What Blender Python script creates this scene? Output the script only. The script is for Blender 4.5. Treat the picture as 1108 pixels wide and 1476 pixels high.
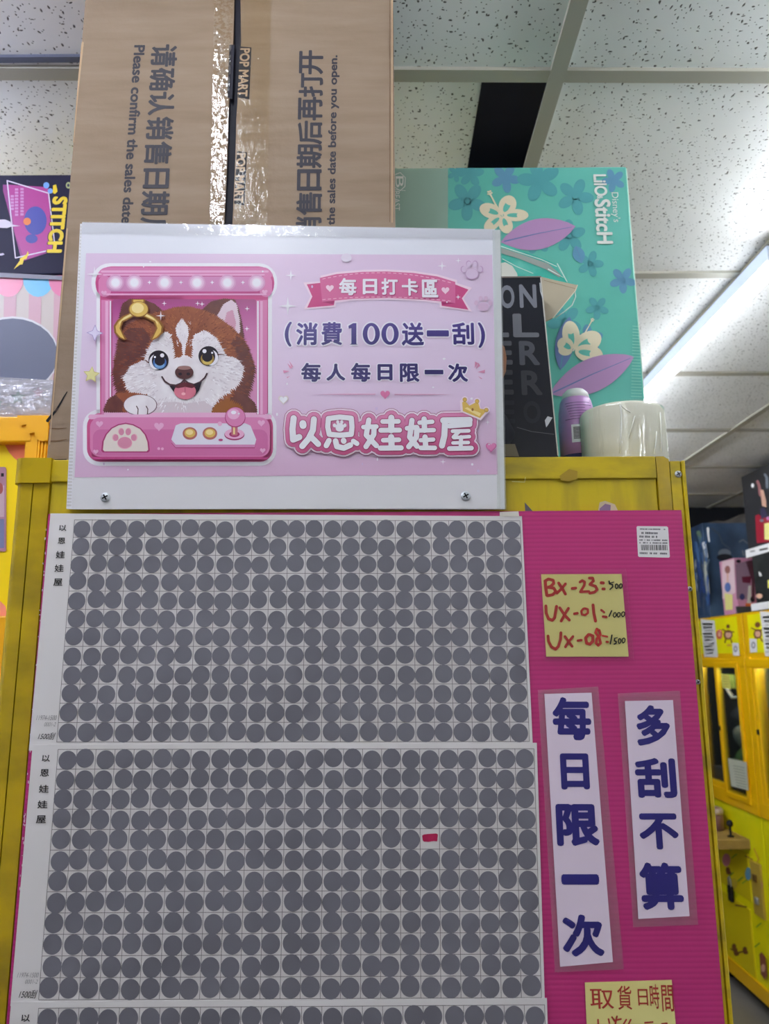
import bpy, bmesh, math, random
from mathutils import Vector, Matrix
from mathutils.geometry import tessellate_polygon

# ------------------------------------------------------------------ scene, camera, light
for o in list(bpy.data.objects):
    bpy.data.objects.remove(o)
SC = bpy.context.scene
COL = SC.collection
SC.view_settings.view_transform = 'Standard'
SC.view_settings.look = 'None'
SC.view_settings.exposure = 0.18
SC.view_settings.gamma = 1.0
SC.view_settings.use_curve_mapping = False
SC.cycles.use_denoising = True
SC.cycles.max_bounces = 8
SC.cycles.transparent_max_bounces = 16

FPX, PITCH, ROLL = 1080.0, math.radians(11.2), math.radians(-0.35)
EYE = Vector((0.0, 0.0, 1.55))
FLOOR_Z, CEIL_Z = -0.08, 2.45
LAMP = 44.0            # strength of every ceiling tube
cam_d = bpy.data.cameras.new('camera')
cam = bpy.data.objects.new('camera', cam_d)
COL.objects.link(cam)
cam_d.sensor_fit = 'VERTICAL'
cam_d.sensor_height = 36.0
cam_d.lens = 36.0 * FPX / 1476.0
cam_d.clip_start = 0.02
CAM = Matrix.Rotation(math.pi / 2 + PITCH, 3, 'X') @ Matrix.Rotation(ROLL, 3, 'Z')
cam.matrix_world = Matrix.Translation(EYE) @ CAM.to_4x4()
cam_d.dof.use_dof = True
cam_d.dof.focus_distance = 0.72
cam_d.dof.aperture_fstop = 10.0
SC.camera = cam

world = bpy.data.worlds.new('world')
SC.world = world
world.use_nodes = True
world.node_tree.nodes['Background'].inputs[0].default_value = (0.75, 0.8, 0.9, 1)
world.node_tree.nodes['Background'].inputs[1].default_value = 0.05

# ------------------------------------------------------------------ materials
def lin(c):
    r = []
    for v in c[:3]:
        v = v / 255.0
        r.append(v / 12.92 if v <= 0.04045 else ((v + 0.055) / 1.055) ** 2.4)
    return (r[0], r[1], r[2], 1.0)

_M = {}
def M(name, rgb=None, rough=0.55, spec=0.4, metal=0.0, emit=0.0, coat=0.0):
    if name in _M:
        return _M[name]
    m = bpy.data.materials.new(name)
    m.use_nodes = True
    b = m.node_tree.nodes['Principled BSDF']
    b.inputs['Base Color'].default_value = lin(rgb)
    b.inputs['Roughness'].default_value = rough
    b.inputs['Specular IOR Level'].default_value = spec
    b.inputs['Metallic'].default_value = metal
    b.inputs['Coat Weight'].default_value = coat
    if emit:
        b.inputs['Emission Color'].default_value = lin(rgb)
        b.inputs['Emission Strength'].default_value = emit
    _M[name] = m
    return m

def nd(m, typ, **kw):
    n = m.node_tree.nodes.new(typ)
    for k, v in kw.items():
        if k in n.inputs:
            n.inputs[k].default_value = v
        else:
            setattr(n, k, v)
    return n
def lk(m, a, b):
    m.node_tree.links.new(a, b)
def bsdf(m):
    return m.node_tree.nodes['Principled BSDF']
def ramp(m, fac, stops):
    r = nd(m, 'ShaderNodeValToRGB')
    e = r.color_ramp.elements
    while len(e) < len(stops):
        e.new(0.5)
    for i, (p, c) in enumerate(stops):
        e[i].position = p
        e[i].color = lin(c)
    lk(m, fac, r.inputs['Fac'])
    return r
def objco(m, scale=(1, 1, 1)):
    t = nd(m, 'ShaderNodeTexCoord')
    p = nd(m, 'ShaderNodeMapping')
    p.inputs['Scale'].default_value = scale
    lk(m, t.outputs['Object'], p.inputs['Vector'])
    return p.outputs['Vector']

def M_grad(name, z0, z1, stops, rough=0.35, spec=0.35, axis='Z'):
    """printed ink whose colour runs from one end of the print to the other"""
    if name in _M:
        return _M[name]
    m = M(name, stops[0][1], rough, spec)
    s = nd(m, 'ShaderNodeSeparateXYZ')
    lk(m, objco(m), s.inputs[0])
    mr = nd(m, 'ShaderNodeMapRange')
    mr.inputs[1].default_value, mr.inputs[2].default_value = z0, z1
    lk(m, s.outputs[axis], mr.inputs[0])
    r = ramp(m, mr.outputs[0], stops)
    lk(m, r.outputs[0], bsdf(m).inputs['Base Color'])
    return m

def M_noise(name, c1, c2, scale=(8, 8, 8), detail=5, lo=0.35, hi=0.65, rough=0.55, spec=0.35, bump=0.0, bscale=60, coat=0.0):
    if name in _M:
        return _M[name]
    m = M(name, c1, rough, spec, coat=coat)
    v = objco(m, scale)
    n = nd(m, 'ShaderNodeTexNoise', Scale=1.0, Detail=float(detail))
    lk(m, v, n.inputs['Vector'])
    r = ramp(m, n.outputs[0], [(lo, c1), (hi, c2)])
    lk(m, r.outputs[0], bsdf(m).inputs['Base Color'])
    if bump:
        n2 = nd(m, 'ShaderNodeTexNoise', Scale=float(bscale), Detail=3.0)
        lk(m, objco(m), n2.inputs['Vector'])
        bp = nd(m, 'ShaderNodeBump', Strength=bump, Distance=0.002)
        lk(m, n2.outputs[0], bp.inputs['Height'])
        lk(m, bp.outputs[0], bsdf(m).inputs['Normal'])
    return m

def M_clear(name, tint=(245, 245, 245), gloss=0.10, rough=0.12, bump=0.0, bscale=(60, 60, 60), haze=0.0, mask=None):
    """clear film or glass: mostly see-through with a glossy sheen"""
    if name in _M:
        return _M[name]
    m = bpy.data.materials.new(name)
    m.use_nodes = True
    nt = m.node_tree
    nt.nodes.remove(nt.nodes['Principled BSDF'])
    out = nt.nodes['Material Output']
    tr = nd(m, 'ShaderNodeBsdfTransparent')
    tr.inputs[0].default_value = lin(tint)
    gl = nd(m, 'ShaderNodeBsdfGlossy', Roughness=rough)
    gl.inputs[0].default_value = (1, 1, 1, 1)
    mx = nd(m, 'ShaderNodeMixShader')
    fr = nd(m, 'ShaderNodeLayerWeight', Blend=0.15)
    mr = nd(m, 'ShaderNodeMapRange')
    mr.inputs[3].default_value, mr.inputs[4].default_value = gloss, min(1.0, gloss + 0.6)
    lk(m, fr.outputs['Fresnel'], mr.inputs[0])
    if mask:
        mn = nd(m, 'ShaderNodeTexNoise', Scale=1.0, Detail=4.0, Roughness=0.7)
        lk(m, objco(m, mask), mn.inputs['Vector'])
        ms = nd(m, 'ShaderNodeMapRange')
        ms.inputs[1].default_value, ms.inputs[2].default_value = 0.44, 0.54
        ms.inputs[3].default_value = 0.06
        lk(m, mn.outputs[0], ms.inputs[0])
        mm = nd(m, 'ShaderNodeMath', operation='MULTIPLY')
        lk(m, mr.outputs[0], mm.inputs[0])
        lk(m, ms.outputs[0], mm.inputs[1])
        lk(m, mm.outputs[0], mx.inputs[0])
    else:
        lk(m, mr.outputs[0], mx.inputs[0])
    lk(m, tr.outputs[0], mx.inputs[1])
    lk(m, gl.outputs[0], mx.inputs[2])
    if haze:
        df = nd(m, 'ShaderNodeBsdfDiffuse')
        df.inputs[0].default_value = (0.85, 0.85, 0.86, 1)
        m2 = nd(m, 'ShaderNodeMixShader')
        m2.inputs[0].default_value = haze
        lk(m, mx.outputs[0], m2.inputs[1])
        lk(m, df.outputs[0], m2.inputs[2])
        lk(m, m2.outputs[0], out.inputs[0])
    else:
        lk(m, mx.outputs[0], out.inputs[0])
    if bump:
        n2 = nd(m, 'ShaderNodeTexNoise', Scale=1.0, Detail=3.0)
        lk(m, objco(m, bscale), n2.inputs['Vector'])
        bp = nd(m, 'ShaderNodeBump', Strength=bump, Distance=0.004)
        lk(m, n2.outputs[0], bp.inputs['Height'])
        lk(m, bp.outputs[0], gl.inputs['Normal'])
        if 'Normal' in fr.inputs:
            pass
    _M[name] = m
    return m

# ------------------------------------------------------------------ mesh collecting
class MB:
    def __init__(s):
        s.v, s.f, s.fm, s.mats, s.sm = [], [], [], [], []
    def mi(s, mat):
        if mat not in s.mats:
            s.mats.append(mat)
        return s.mats.index(mat)
    def add(s, vs, fs, mat, smooth=False):
        b = len(s.v)
        s.v += [Vector(p) for p in vs]
        k = s.mi(mat)
        for f in fs:
            s.f.append([b + i for i in f])
            s.fm.append(k)
            s.sm.append(smooth)
        return s
    def from_bm(s, bm, mat, smooth=False):
        bm.verts.ensure_lookup_table()
        bm.verts.index_update()
        s.add([v.co.copy() for v in bm.verts], [[v.index for v in f.verts] for f in bm.faces], mat, smooth)
        bm.free()
        return s
    def box(s, x0, x1, y0, y1, z0, z1, mat, bev=0.0, seg=2):
        bm = bmesh.new()
        bmesh.ops.create_cube(bm, size=1.0)
        for v in bm.verts:
            v.co = Vector(((x0 + x1) / 2 + v.co.x * (x1 - x0), (y0 + y1) / 2 + v.co.y * (y1 - y0), (z0 + z1) / 2 + v.co.z * (z1 - z0)))
        if bev:
            bmesh.ops.bevel(bm, geom=list(bm.edges), offset=bev, segments=seg, affect='EDGES', profile=0.5)
        return s.from_bm(bm, mat)
    def lathe(s, cx, cy, prof, mat, n=40, smooth=True, caps=True):
        vs, fs = [], []
        for (r, z) in prof:
            for k in range(n):
                a = 2 * math.pi * k / n
                vs.append((cx + r * math.cos(a), cy + r * math.sin(a), z))
        for i in range(len(prof) - 1):
            for k in range(n):
                k2 = (k + 1) % n
                fs.append((i * n + k, i * n + k2, (i + 1) * n + k2, (i + 1) * n + k))
        if caps:
            fs.append(tuple(reversed(range(n))))
            fs.append(tuple((len(prof) - 1) * n + k for k in range(n)))
        return s.add(vs, fs, mat, smooth)
    def tube(s, pts, r, mat, n=10, smooth=True):
        pts = [Vector(p) for p in pts]
        vs, fs = [], []
        for i, p in enumerate(pts):
            d = (pts[min(i + 1, len(pts) - 1)] - pts[max(i - 1, 0)]).normalized()
            a = d.orthogonal().normalized() if i == 0 else (a - d * a.dot(d)).normalized()
            b = d.cross(a)
            for k in range(n):
                t = 2 * math.pi * k / n
                vs.append(p + a * math.cos(t) * r + b * math.sin(t) * r)
        for i in range(len(pts) - 1):
            for k in range(n):
                k2 = (k + 1) % n
                fs.append((i * n + k, i * n + k2, (i + 1) * n + k2, (i + 1) * n + k))
        fs.append(tuple(reversed(range(n))))
        fs.append(tuple((len(pts) - 1) * n + k for k in range(n)))
        return s.add(vs, fs, mat, smooth)
    def prism(s, front, back, mat):
        """solid between two outlines with the same point count"""
        n = len(front)
        vs = list(front) + list(back)
        tri = tessellate_polygon([[Vector(p) for p in front]])
        fs = [tuple(t) for t in tri] + [tuple(n + i for i in reversed(t)) for t in tri]
        fs += [(i, (i + 1) % n, n + (i + 1) % n, n + i) for i in range(n)]
        return s.add(vs, fs, mat)
    def build(s, name, parent=None, label=None, kind=None, fix=True):
        off = Vector((0, 0, 0))
        p = parent
        if p is not None:
            off = Vector(p['_o'])
        me = bpy.data.meshes.new(name)
        me.from_pydata([v - off for v in s.v], [], s.f)
        for m in s.mats:
            me.materials.append(m)
        me.polygons.foreach_set('material_index', s.fm)
        me.polygons.foreach_set('use_smooth', s.sm)
        if fix:
            bm = bmesh.new()
            bm.from_mesh(me)
            bmesh.ops.recalc_face_normals(bm, faces=bm.faces)
            bm.to_mesh(me)
            bm.free()
        me.update()
        o = bpy.data.objects.new(name, me)
        COL.objects.link(o)
        o['_o'] = tuple(off)
        if parent is not None:
            o.parent = parent
        if label:
            o['label'] = label
        if kind:
            o['kind'] = kind
        return o

def thing(name, label, cat, loc, group=None):
    o = bpy.data.objects.new(name, None)
    COL.objects.link(o)
    o.location = loc
    o['_o'] = tuple(loc)
    o.empty_display_size = 0.05
    o['label'] = label
    o['category'] = cat
    if group:
        o['group'] = group
    return o
def tag(o, label, cat, group=None):
    o['label'] = label
    o['category'] = cat
    if group:
        o['group'] = group
    return o
def copy_tree(o, parent=None, shift=None, label=None):
    c = o.copy()
    COL.objects.link(c)
    if parent is not None:
        c.parent = parent
    else:
        c.location = o.location + Vector(shift)
        c['label'] = label
    for ch in o.children:
        copy_tree(ch, c)
    return c

# ------------------------------------------------------------------ planes that printed things lie in
class Plane:
    def __init__(s, o, n):
        s.o, s.n = Vector(o), Vector(n).normalized()
    def at(s, x, y, off=0.0):
        r = CAM @ Vector(((x - 554) / FPX, -(y - 738) / FPX, -1.0))
        t = (s.o + s.n * off - EYE).dot(s.n) / r.dot(s.n)
        return EYE + r * t
def FRONT(Y):
    return Plane((0, Y, 0), (0, -1, 0))
def SIDE(X):
    return Plane((X, 0, 0), (-1, 0, 0))

_T = {}
def glyphs(txt, bold):
    key = (txt, round(bold, 3))
    if key not in _T:
        c = bpy.data.curves.new('lettering', 'FONT')
        c.body = txt
        c.resolution_u = 4
        o = bpy.data.objects.new('lettering', c)
        COL.objects.link(o)
        dg = bpy.context.evaluated_depsgraph_get()
        me = bpy.data.meshes.new_from_object(o.evaluated_get(dg))
        vs = [(v.co.x, v.co.y) for v in me.vertices]
        fs = [tuple(p.vertices) for p in me.polygons]
        bpy.data.objects.remove(o)
        bpy.data.curves.remove(c)
        bpy.data.meshes.remove(me)
        xs = [v[0] for v in vs]
        ys = [v[1] for v in vs]
        x0, x1, y0, y1 = min(xs), max(xs), min(ys), max(ys)
        if bold > 0:
            n0, base, bf = len(vs), list(vs), list(fs)
            k = 8 if bold < 0.045 else 14
            for i in range(k):
                t = 2 * math.pi * i / k
                b0 = len(vs)
                vs += [(x + bold * math.cos(t), y + bold * math.sin(t)) for x, y in base]
                fs += [tuple(q + b0 for q in f) for f in bf]
            x0, x1, y0, y1 = x0 - bold, x1 + bold, y0 - bold, y1 + bold
        _T[key] = ([((x - x0) / max(1e-6, x1 - x0), (y - y0) / max(1e-6, y1 - y0)) for x, y in vs], fs)
    return _T[key]

class Art(MB):
    """flat printed shapes measured on the sheet they are printed on"""
    def __init__(s, plane, off=0.0002, step=0.000015):
        super().__init__()
        s.p, s.off, s.step = plane, off, step
        s.clip = None
        s.crop()
    def crop(s, ox=0, oy=0, sc=1.0):
        s.c = (ox, oy, sc)
        return s
    def P(s, x, y):
        if s.clip:
            x, y = max(s.clip[0], min(s.clip[2], x)), max(s.clip[1], min(s.clip[3], y))
        return s.p.at(s.c[0] + x / s.c[2], s.c[1] + y / s.c[2], s.off)
    def up(s, n=1):
        s.off += s.step * n
        return s
    def poly(s, pts, mat, same=False):
        if not same:
            s.up()
        tri = tessellate_polygon([[Vector((x, y, 0)) for x, y in pts]])
        return s.add([s.P(x, y) for x, y in pts], [tuple(t) for t in tri], mat)
    def rect(s, x0, y0, x1, y1, mat, r=0, same=False):
        if r:
            pts = []
            for cx, cy, a0 in ((x1 - r, y0 + r, -90), (x1 - r, y1 - r, 0), (x0 + r, y1 - r, 90), (x0 + r, y0 + r, 180)):
                for k in range(7):
                    a = math.radians(a0 + 15 * k)
                    pts.append((cx + r * math.cos(a), cy + r * math.sin(a)))
        else:
            pts = [(x0, y0), (x1, y0), (x1, y1), (x0, y1)]
        return s.poly(pts, mat, same)
    def ell(s, cx, cy, rx, ry, mat, n=28, rot=0, same=False):
        c, q = math.cos(math.radians(rot)), math.sin(math.radians(rot))
        pts = []
        for k in range(n):
            a = 2 * math.pi * k / n
            u, v = rx * math.cos(a), ry * math.sin(a)
            pts.append((cx + u * c - v * q, cy + u * q + v * c))
        if not same:
            s.up()
        return s.add([s.P(*p) for p in pts], [tuple(range(n))], mat)
    def stroke(s, pts, w, mat, same=False, cap=True, w1=None):
        if not same:
            s.up()
        w1 = w if w1 is None else w1
        n = len(pts)
        ws = [(w + (w1 - w) * i / max(1, n - 1)) / 2 for i in range(n)]
        for i in range(n - 1):
            (x0, y0), (x1, y1) = pts[i], pts[i + 1]
            l = math.hypot(x1 - x0, y1 - y0) or 1e-6
            nx, ny = -(y1 - y0) / l, (x1 - x0) / l
            a, b = ws[i], ws[i + 1]
            s.off += 2e-6
            s.add([s.P(x0 + nx * a, y0 + ny * a), s.P(x1 + nx * b, y1 + ny * b), s.P(x1 - nx * b, y1 - ny * b), s.P(x0 - nx * a, y0 - ny * a)], [(0, 1, 2, 3)], mat)
        for i in range(n):
            if cap or 0 < i < n - 1:
                s.off += 2e-6
                s.ell(pts[i][0], pts[i][1], ws[i], ws[i], mat, n=14, same=True)
        return s
    def loop(s, pts, w, mat, same=False):
        return s.stroke(list(pts) + [pts[0]], w, mat, same)
    def text(s, txt, x0, y0, x1, y1, mat, bold=0.0, rot=0, shear=True, same=False, slant=0.0, vpx=521.0, tilt=0.0):
        """tilt: downward drop of the line (in the same units) from its left to its right end"""
        if not same:
            s.up()
        vs, fs = glyphs(txt, bold)
        out = []
        yc = (y0 + y1) / 2
        for a, b in vs:
            if rot == 0:
                x, y = x0 + a * (x1 - x0) + slant * (b - 0.5), y1 - b * (y1 - y0)
            elif rot == 90:      # read downwards
                x, y = x0 + b * (x1 - x0), y0 + a * (y1 - y0)
            else:                # read upwards
                x, y = x1 - b * (x1 - x0), y1 - a * (y1 - y0)
            y += tilt * (a - 0.5)
            if shear:
                gx, gy = s.c[0] + x / s.c[2], s.c[1] + y / s.c[2]
                x += (gx - vpx) / (gy + 4716.0) * (y - yc)
            out.append(s.P(x, y))
        if bold > 0:
            m = len(out) // (9 if bold < 0.045 else 15)
            out = [p + s.p.n * (3e-6 * (i // m)) for i, p in enumerate(out)]
            if not same:
                s.off += 3e-6 * (9 if bold < 0.045 else 15)
        return s.add(out, fs, mat)
    def heart(s, cx, cy, r, mat, same=False):
        pts = []
        for k in range(24):
            t = 2 * math.pi * k / 24
            pts.append((cx + r * math.sin(t) ** 3, cy - r * (0.8125 * math.cos(t) - 0.3125 * math.cos(2 * t) - 0.125 * math.cos(3 * t) - 0.0625 * math.cos(4 * t))))
        return s.poly(pts, mat, same)
    def star(s, cx, cy, r, mat, n=5, inner=0.45, rot=-90, same=False):
        pts = []
        for k in range(2 * n):
            a = math.radians(rot + 180.0 * k / n)
            q = r if k % 2 == 0 else r * inner
            pts.append((cx + q * math.cos(a), cy + q * math.sin(a)))
        return s.poly(pts, mat, same)
    def paw(s, cx, cy, r, mat, same=False):
        if not same:
            s.up()
        s.ell(cx, cy + r * 0.35, r * 0.62, r * 0.5, mat, same=True)
        for dx, dy in ((-0.8, -0.1), (-0.3, -0.6), (0.3, -0.6), (0.8, -0.1)):
            s.ell(cx + dx * r, cy + dy * r, r * 0.24, r * 0.3, mat, n=16, same=True)
        return s

def fur(pts, amp, seed, step=9.0):
    """an outline with furry spikes along it"""
    rng = random.Random(seed)
    out = []
    n = len(pts)
    cx = sum(p[0] for p in pts) / n
    cy = sum(p[1] for p in pts) / n
    for i in range(n):
        (x0, y0), (x1, y1) = pts[i], pts[(i + 1) % n]
        l = math.hypot(x1 - x0, y1 - y0)
        k = max(1, int(l / step))
        nx, ny = (y1 - y0) / max(l, 1e-6), -(x1 - x0) / max(l, 1e-6)
        if nx * ((x0 + x1) / 2 - cx) + ny * ((y0 + y1) / 2 - cy) < 0:
            nx, ny = -nx, -ny
        for j in range(k):
            t = j / k
            out.append((x0 + (x1 - x0) * t, y0 + (y1 - y0) * t))
            if k > 1:
                t = (j + 0.55) / k
                a = amp * rng.uniform(0.4, 1.0)
                out.append((x0 + (x1 - x0) * t + nx * a, y0 + (y1 - y0) * t + ny * a + a * 0.5))
    return out

# ------------------------------------------------------------------ shared materials
def ceiling_material():
    m = M('ceiling_tile', (235, 235, 236), 0.9, 0.1)
    co = objco(m)
    nz = nd(m, 'ShaderNodeTexNoise', Scale=25.0, Detail=2.0)
    lk(m, co, nz.inputs['Vector'])
    warp = nd(m, 'ShaderNodeVectorMath', operation='MULTIPLY_ADD')
    lk(m, nz.outputs['Color'], warp.inputs[0])
    warp.inputs[1].default_value = (0.02, 0.02, 0.0)
    lk(m, co, warp.inputs[2])
    masks = []
    for sc, thr, keep, seed in (((75, 40, 1), 0.11, 0.66, 0.0), ((40, 78, 1), 0.11, 0.70, 3.7), ((110, 110, 1), 0.11, 0.52, 8.1)):
        mp = nd(m, 'ShaderNodeMapping')
        mp.inputs['Scale'].default_value = sc
        mp.inputs['Location'].default_value = (seed, seed * 1.7, 0)
        mp.inputs['Rotation'].default_value = (0, 0, 0.5 + seed)
        lk(m, warp.outputs[0], mp.inputs['Vector'])
        vo = nd(m, 'ShaderNodeTexVoronoi', voronoi_dimensions='2D', Scale=1.0)
        lk(m, mp.outputs[0], vo.inputs['Vector'])
        lt = nd(m, 'ShaderNodeMapRange')
        lt.inputs[1].default_value, lt.inputs[2].default_value = thr - 0.035, thr + 0.02
        lt.inputs[3].default_value, lt.inputs[4].default_value = 1.0, 0.0
        lk(m, vo.outputs['Distance'], lt.inputs[0])
        sp = nd(m, 'ShaderNodeSeparateColor')
        lk(m, vo.outputs['Color'], sp.inputs[0])
        gt = nd(m, 'ShaderNodeMath', operation='GREATER_THAN')
        gt.inputs[1].default_value = keep
        lk(m, sp.outputs[0], gt.inputs[0])
        mu = nd(m, 'ShaderNodeMath', operation='MULTIPLY')
        lk(m, lt.outputs[0], mu.inputs[0])
        lk(m, gt.outputs[0], mu.inputs[1])
        masks.append(mu.outputs[0])
    a = nd(m, 'ShaderNodeMath', operation='MAXIMUM')
    lk(m, masks[0], a.inputs[0]); lk(m, masks[1], a.inputs[1])
    b = nd(m, 'ShaderNodeMath', operation='MAXIMUM')
    lk(m, a.outputs[0], b.inputs[0]); lk(m, masks[2], b.inputs[1])
    big = nd(m, 'ShaderNodeTexNoise', Scale=3.0, Detail=4.0)
    lk(m, co, big.inputs['Vector'])
    base = ramp(m, big.outputs[0], [(0.35, (236, 236, 236)), (0.7, (224, 223, 222))])
    mx = nd(m, 'ShaderNodeMix', data_type='RGBA')
    lk(m, b.outputs[0], mx.inputs[0])
    lk(m, base.outputs[0], mx.inputs[6])
    mx.inputs[7].default_value = lin((92, 88, 84))
    lk(m, mx.outputs[2], bsdf(m).inputs['Base Color'])
    bp = nd(m, 'ShaderNodeBump', Strength=0.5, Distance=0.003, invert=True)
    lk(m, b.outputs[0], bp.inputs['Height'])
    lk(m, bp.outputs[0], bsdf(m).inputs['Normal'])
    return m

def board_material():
    m = M('magenta_plastic', (180, 46, 108), 0.38, 0.35)
    s = nd(m, 'ShaderNodeSeparateXYZ')
    lk(m, objco(m), s.inputs[0])
    k = nd(m, 'ShaderNodeMath', operation='MULTIPLY')
    k.inputs[1].default_value = 2 * math.pi / 0.0042
    lk(m, s.outputs['Z'], k.inputs[0])
    sn = nd(m, 'ShaderNodeMath', operation='SINE')
    lk(m, k.outputs[0], sn.inputs[0])
    mr = nd(m, 'ShaderNodeMapRange')
    mr.inputs[1].default_value, mr.inputs[2].default_value = -1, 1
    lk(m, sn.outputs[0], mr.inputs[0])
    r = ramp(m, mr.outputs[0], [(0.0, (170, 42, 104)), (0.3, (178, 46, 110)), (1.0, (182, 48, 112))])
    lk(m, r.outputs[0], bsdf(m).inputs['Base Color'])
    bp = nd(m, 'ShaderNodeBump', Strength=0.07, Distance=0.001)
    lk(m, mr.outputs[0], bp.inputs['Height'])
    lk(m, bp.outputs[0], bsdf(m).inputs['Normal'])
    return m

CEIL = ceiling_material()
TBAR = M('painted_metal_bar', (166, 162, 150), 0.45, 0.4)
WALL = M('wall_paint', (236, 236, 238), 0.8, 0.2)
NAVY = M('navy_wall', (22, 24, 32), 0.6, 0.3)
FLOOR = M_noise('floor_tile', (120, 116, 112), (134, 130, 126), (3, 3, 3), rough=0.35)
MAGENTA = board_material()
OLIVE = M_noise('worn_yellow_metal', (190, 164, 8), (132, 116, 36), (16, 16, 44), 10, 0.44, 0.74, 0.42, 0.4, 0.08, 90)
OLIVE2 = M_noise('worn_yellow_laminate', (192, 168, 6), (140, 124, 34), (46, 16, 9), 10, 0.44, 0.78, 0.45, 0.4, 0.06, 120)
OLIVE_D = M_noise('grubby_yellow_metal', (182, 152, 10), (136, 114, 16), (14, 14, 24), 10, 0.40, 0.70, 0.24, 0.5, 0.1, 70)
SEAM = M('dark_seam', (46, 38, 10), 0.8, 0.1)
STEEL = M('zinc_screw', (190, 194, 200), 0.42, 0.5, 0.7)
DARK = M('dark_recess', (25, 25, 27), 0.7, 0.2)
WHITE = M('white_print', (238, 236, 238), 0.4, 0.3)
PAPER = M_noise('card_paper', (222, 217, 217), (213, 208, 206), (5, 5, 5), rough=0.5, spec=0.3)
BLACK_INK = M('black_ink', (28, 26, 28), 0.5, 0.3)
GREY_INK = M('grey_ink', (150, 146, 146), 0.5, 0.3)
FILM = M_clear('laminating_film', (254, 252, 253), 0.05, 0.25, 0.3, (30, 30, 30), haze=0.03)
TAPE = M_clear('clear_tape', (252, 248, 240), 0.15, 0.07, 0.3, (150, 60, 90), mask=(170, 170, 240))

# ------------------------------------------------------------------ the room
def struct(name, mb):
    o = mb.build(name)
    o['kind'] = 'structure'
    return o
RX0, RX1, RY0, RY1 = -2.7, 2.5, -2.7, 4.46
struct('floor', MB().box(RX0, RX1, RY0, RY1, FLOOR_Z - 0.1, FLOOR_Z, FLOOR))
struct('ceiling', MB().box(RX0, RX1, RY0, RY1, CEIL_Z, CEIL_Z + 0.1, CEIL))
struct('wall_back', MB().box(RX0 - 0.1, RX1 + 0.1, RY1, RY1 + 0.1, FLOOR_Z, CEIL_Z, NAVY))
struct('wall_front', MB().box(RX0 - 0.1, RX1 + 0.1, RY0 - 0.1, RY0, FLOOR_Z, CEIL_Z, WALL))
struct('wall_left', MB().box(RX0 - 0.1, RX0, RY0, RY1, FLOOR_Z, CEIL_Z, WALL))
struct('wall_right', MB().box(RX1, RX1 + 0.1, RY0, RY1, FLOOR_Z, CEIL_Z, WALL))
n = 0
def bar(p, q, w=0.025, d=0.006):
    global n
    n += 1
    (x0, y0), (x1, y1) = p, q
    l = math.hypot(x1 - x0, y1 - y0)
    nx, ny = -(y1 - y0) / l * w / 2, (x1 - x0) / l * w / 2
    o = [(x0 + nx, y0 + ny), (x1 + nx, y1 + ny), (x1 - nx, y1 - ny), (x0 - nx, y0 - ny)]
    struct('trim_%d' % n, MB().prism([(x, y, CEIL_Z - d) for x, y in o], [(x, y, CEIL_Z + 0.002) for x, y in o], TBAR))
TILT = 0.0135
for y in (-2.06, -1.44, -0.83, -0.21, 0.41):
    bar((RX0, y), (RX1, y))
bar((RX0, 1.014 + RX0 * TILT), (RX1, 1.014 + RX1 * TILT))
for y in (1.642, 2.276, 2.886, 3.475, 4.08):
    bar((RX0, y), (RX1, y))
for x in (-2.1, -1.5, -0.9, -0.32, 0.276, 0.86, 1.40, 1.97):
    bar((x, RY0), (x - 0.004, RY1), d=0.007)
# shade at the dropped tile on the left, put in as a dark strip
GROOVE = M('shadow_groove', (60, 66, 84), 0.7, 0.2)
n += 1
struct('trim_%d' % n, MB().box(RX0, -0.33, 0.974, 0.985, CEIL_Z - 0.005, CEIL_Z + 0.002, M('slate_shade_strip', (96, 100, 118), 0.6, 0.3)))
# dark filler panel beside the bar
n += 1
PANEL_D = M('glossy_navy_panel', (14, 16, 26), 0.12, 0.5)
struct('trim_%d' % n, MB().box(0.158, 0.264, 1.030, 1.63, CEIL_Z - 0.004, CEIL_Z + 0.002, PANEL_D))

# ------------------------------------------------------------------ ceiling tube lights
TUBE = M('lit_tube', (244, 250, 255), 0.4, 0.2, emit=LAMP)
HOUSE = M('lamp_housing', (240, 244, 250), 0.4, 0.4)
TUBE_DIM = M('lit_tube_dimmed', (244, 250, 255), 0.4, 0.2, emit=LAMP * 0.75)  # weaker copy of the tube, for the one beside the teal box
BODY = M('glowing_lamp_body', (206, 220, 240), 0.4, 0.3, emit=0.35)
def tube_light(x, y, label, mat=None):
    t = thing('tube_light', label, 'ceiling light', (x, y, CEIL_Z), 'tube lights on the ceiling')
    L = 0.6
    hb = MB()
    prof = [(-0.021, 0.0), (-0.021, -0.034), (0.021, -0.034), (0.021, 0.0)]
    z0 = CEIL_Z - 0.006
    hb.prism([(x + a, y - L, z0 + b) for a, b in prof], [(x + a, y + L, z0 + b) for a, b in prof], BODY if mat is TUBE_DIM else HOUSE)
    hb.build('housing', t)
    db = MB()
    if mat is TUBE_DIM:
        prof = [(0.0208 * math.cos(math.pi * k / 12), -0.0342 - 0.020 * math.sin(math.pi * k / 12)) for k in range(13)]
    else:
        prof = [(0.0145 * math.cos(math.pi * k / 12), -0.051 - 0.0145 * math.sin(math.pi * k / 12)) for k in range(24)]
    db.prism([(x + a, y - L + 0.012, z0 + b) for a, b in prof], [(x + a, y + L - 0.012, z0 + b) for a, b in prof], mat or TUBE)
    db.build('tube', t)
    for q in (-1, 1):
        eb = MB()
        eb.box(x - 0.018, x + 0.018, y + q * (L - 0.006) - 0.006, y + q * (L - 0.006) + 0.006, z0 - 0.067, z0, HOUSE, 0.002)
        eb.build('end_cap', t)
tube_light(0.868, 2.11, 'lit white tube light on the ceiling beside the teal box', TUBE_DIM)
tube_light(0.868, 0.88, 'lit white tube light in line with the one beside the teal box, nearer the viewer')
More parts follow.
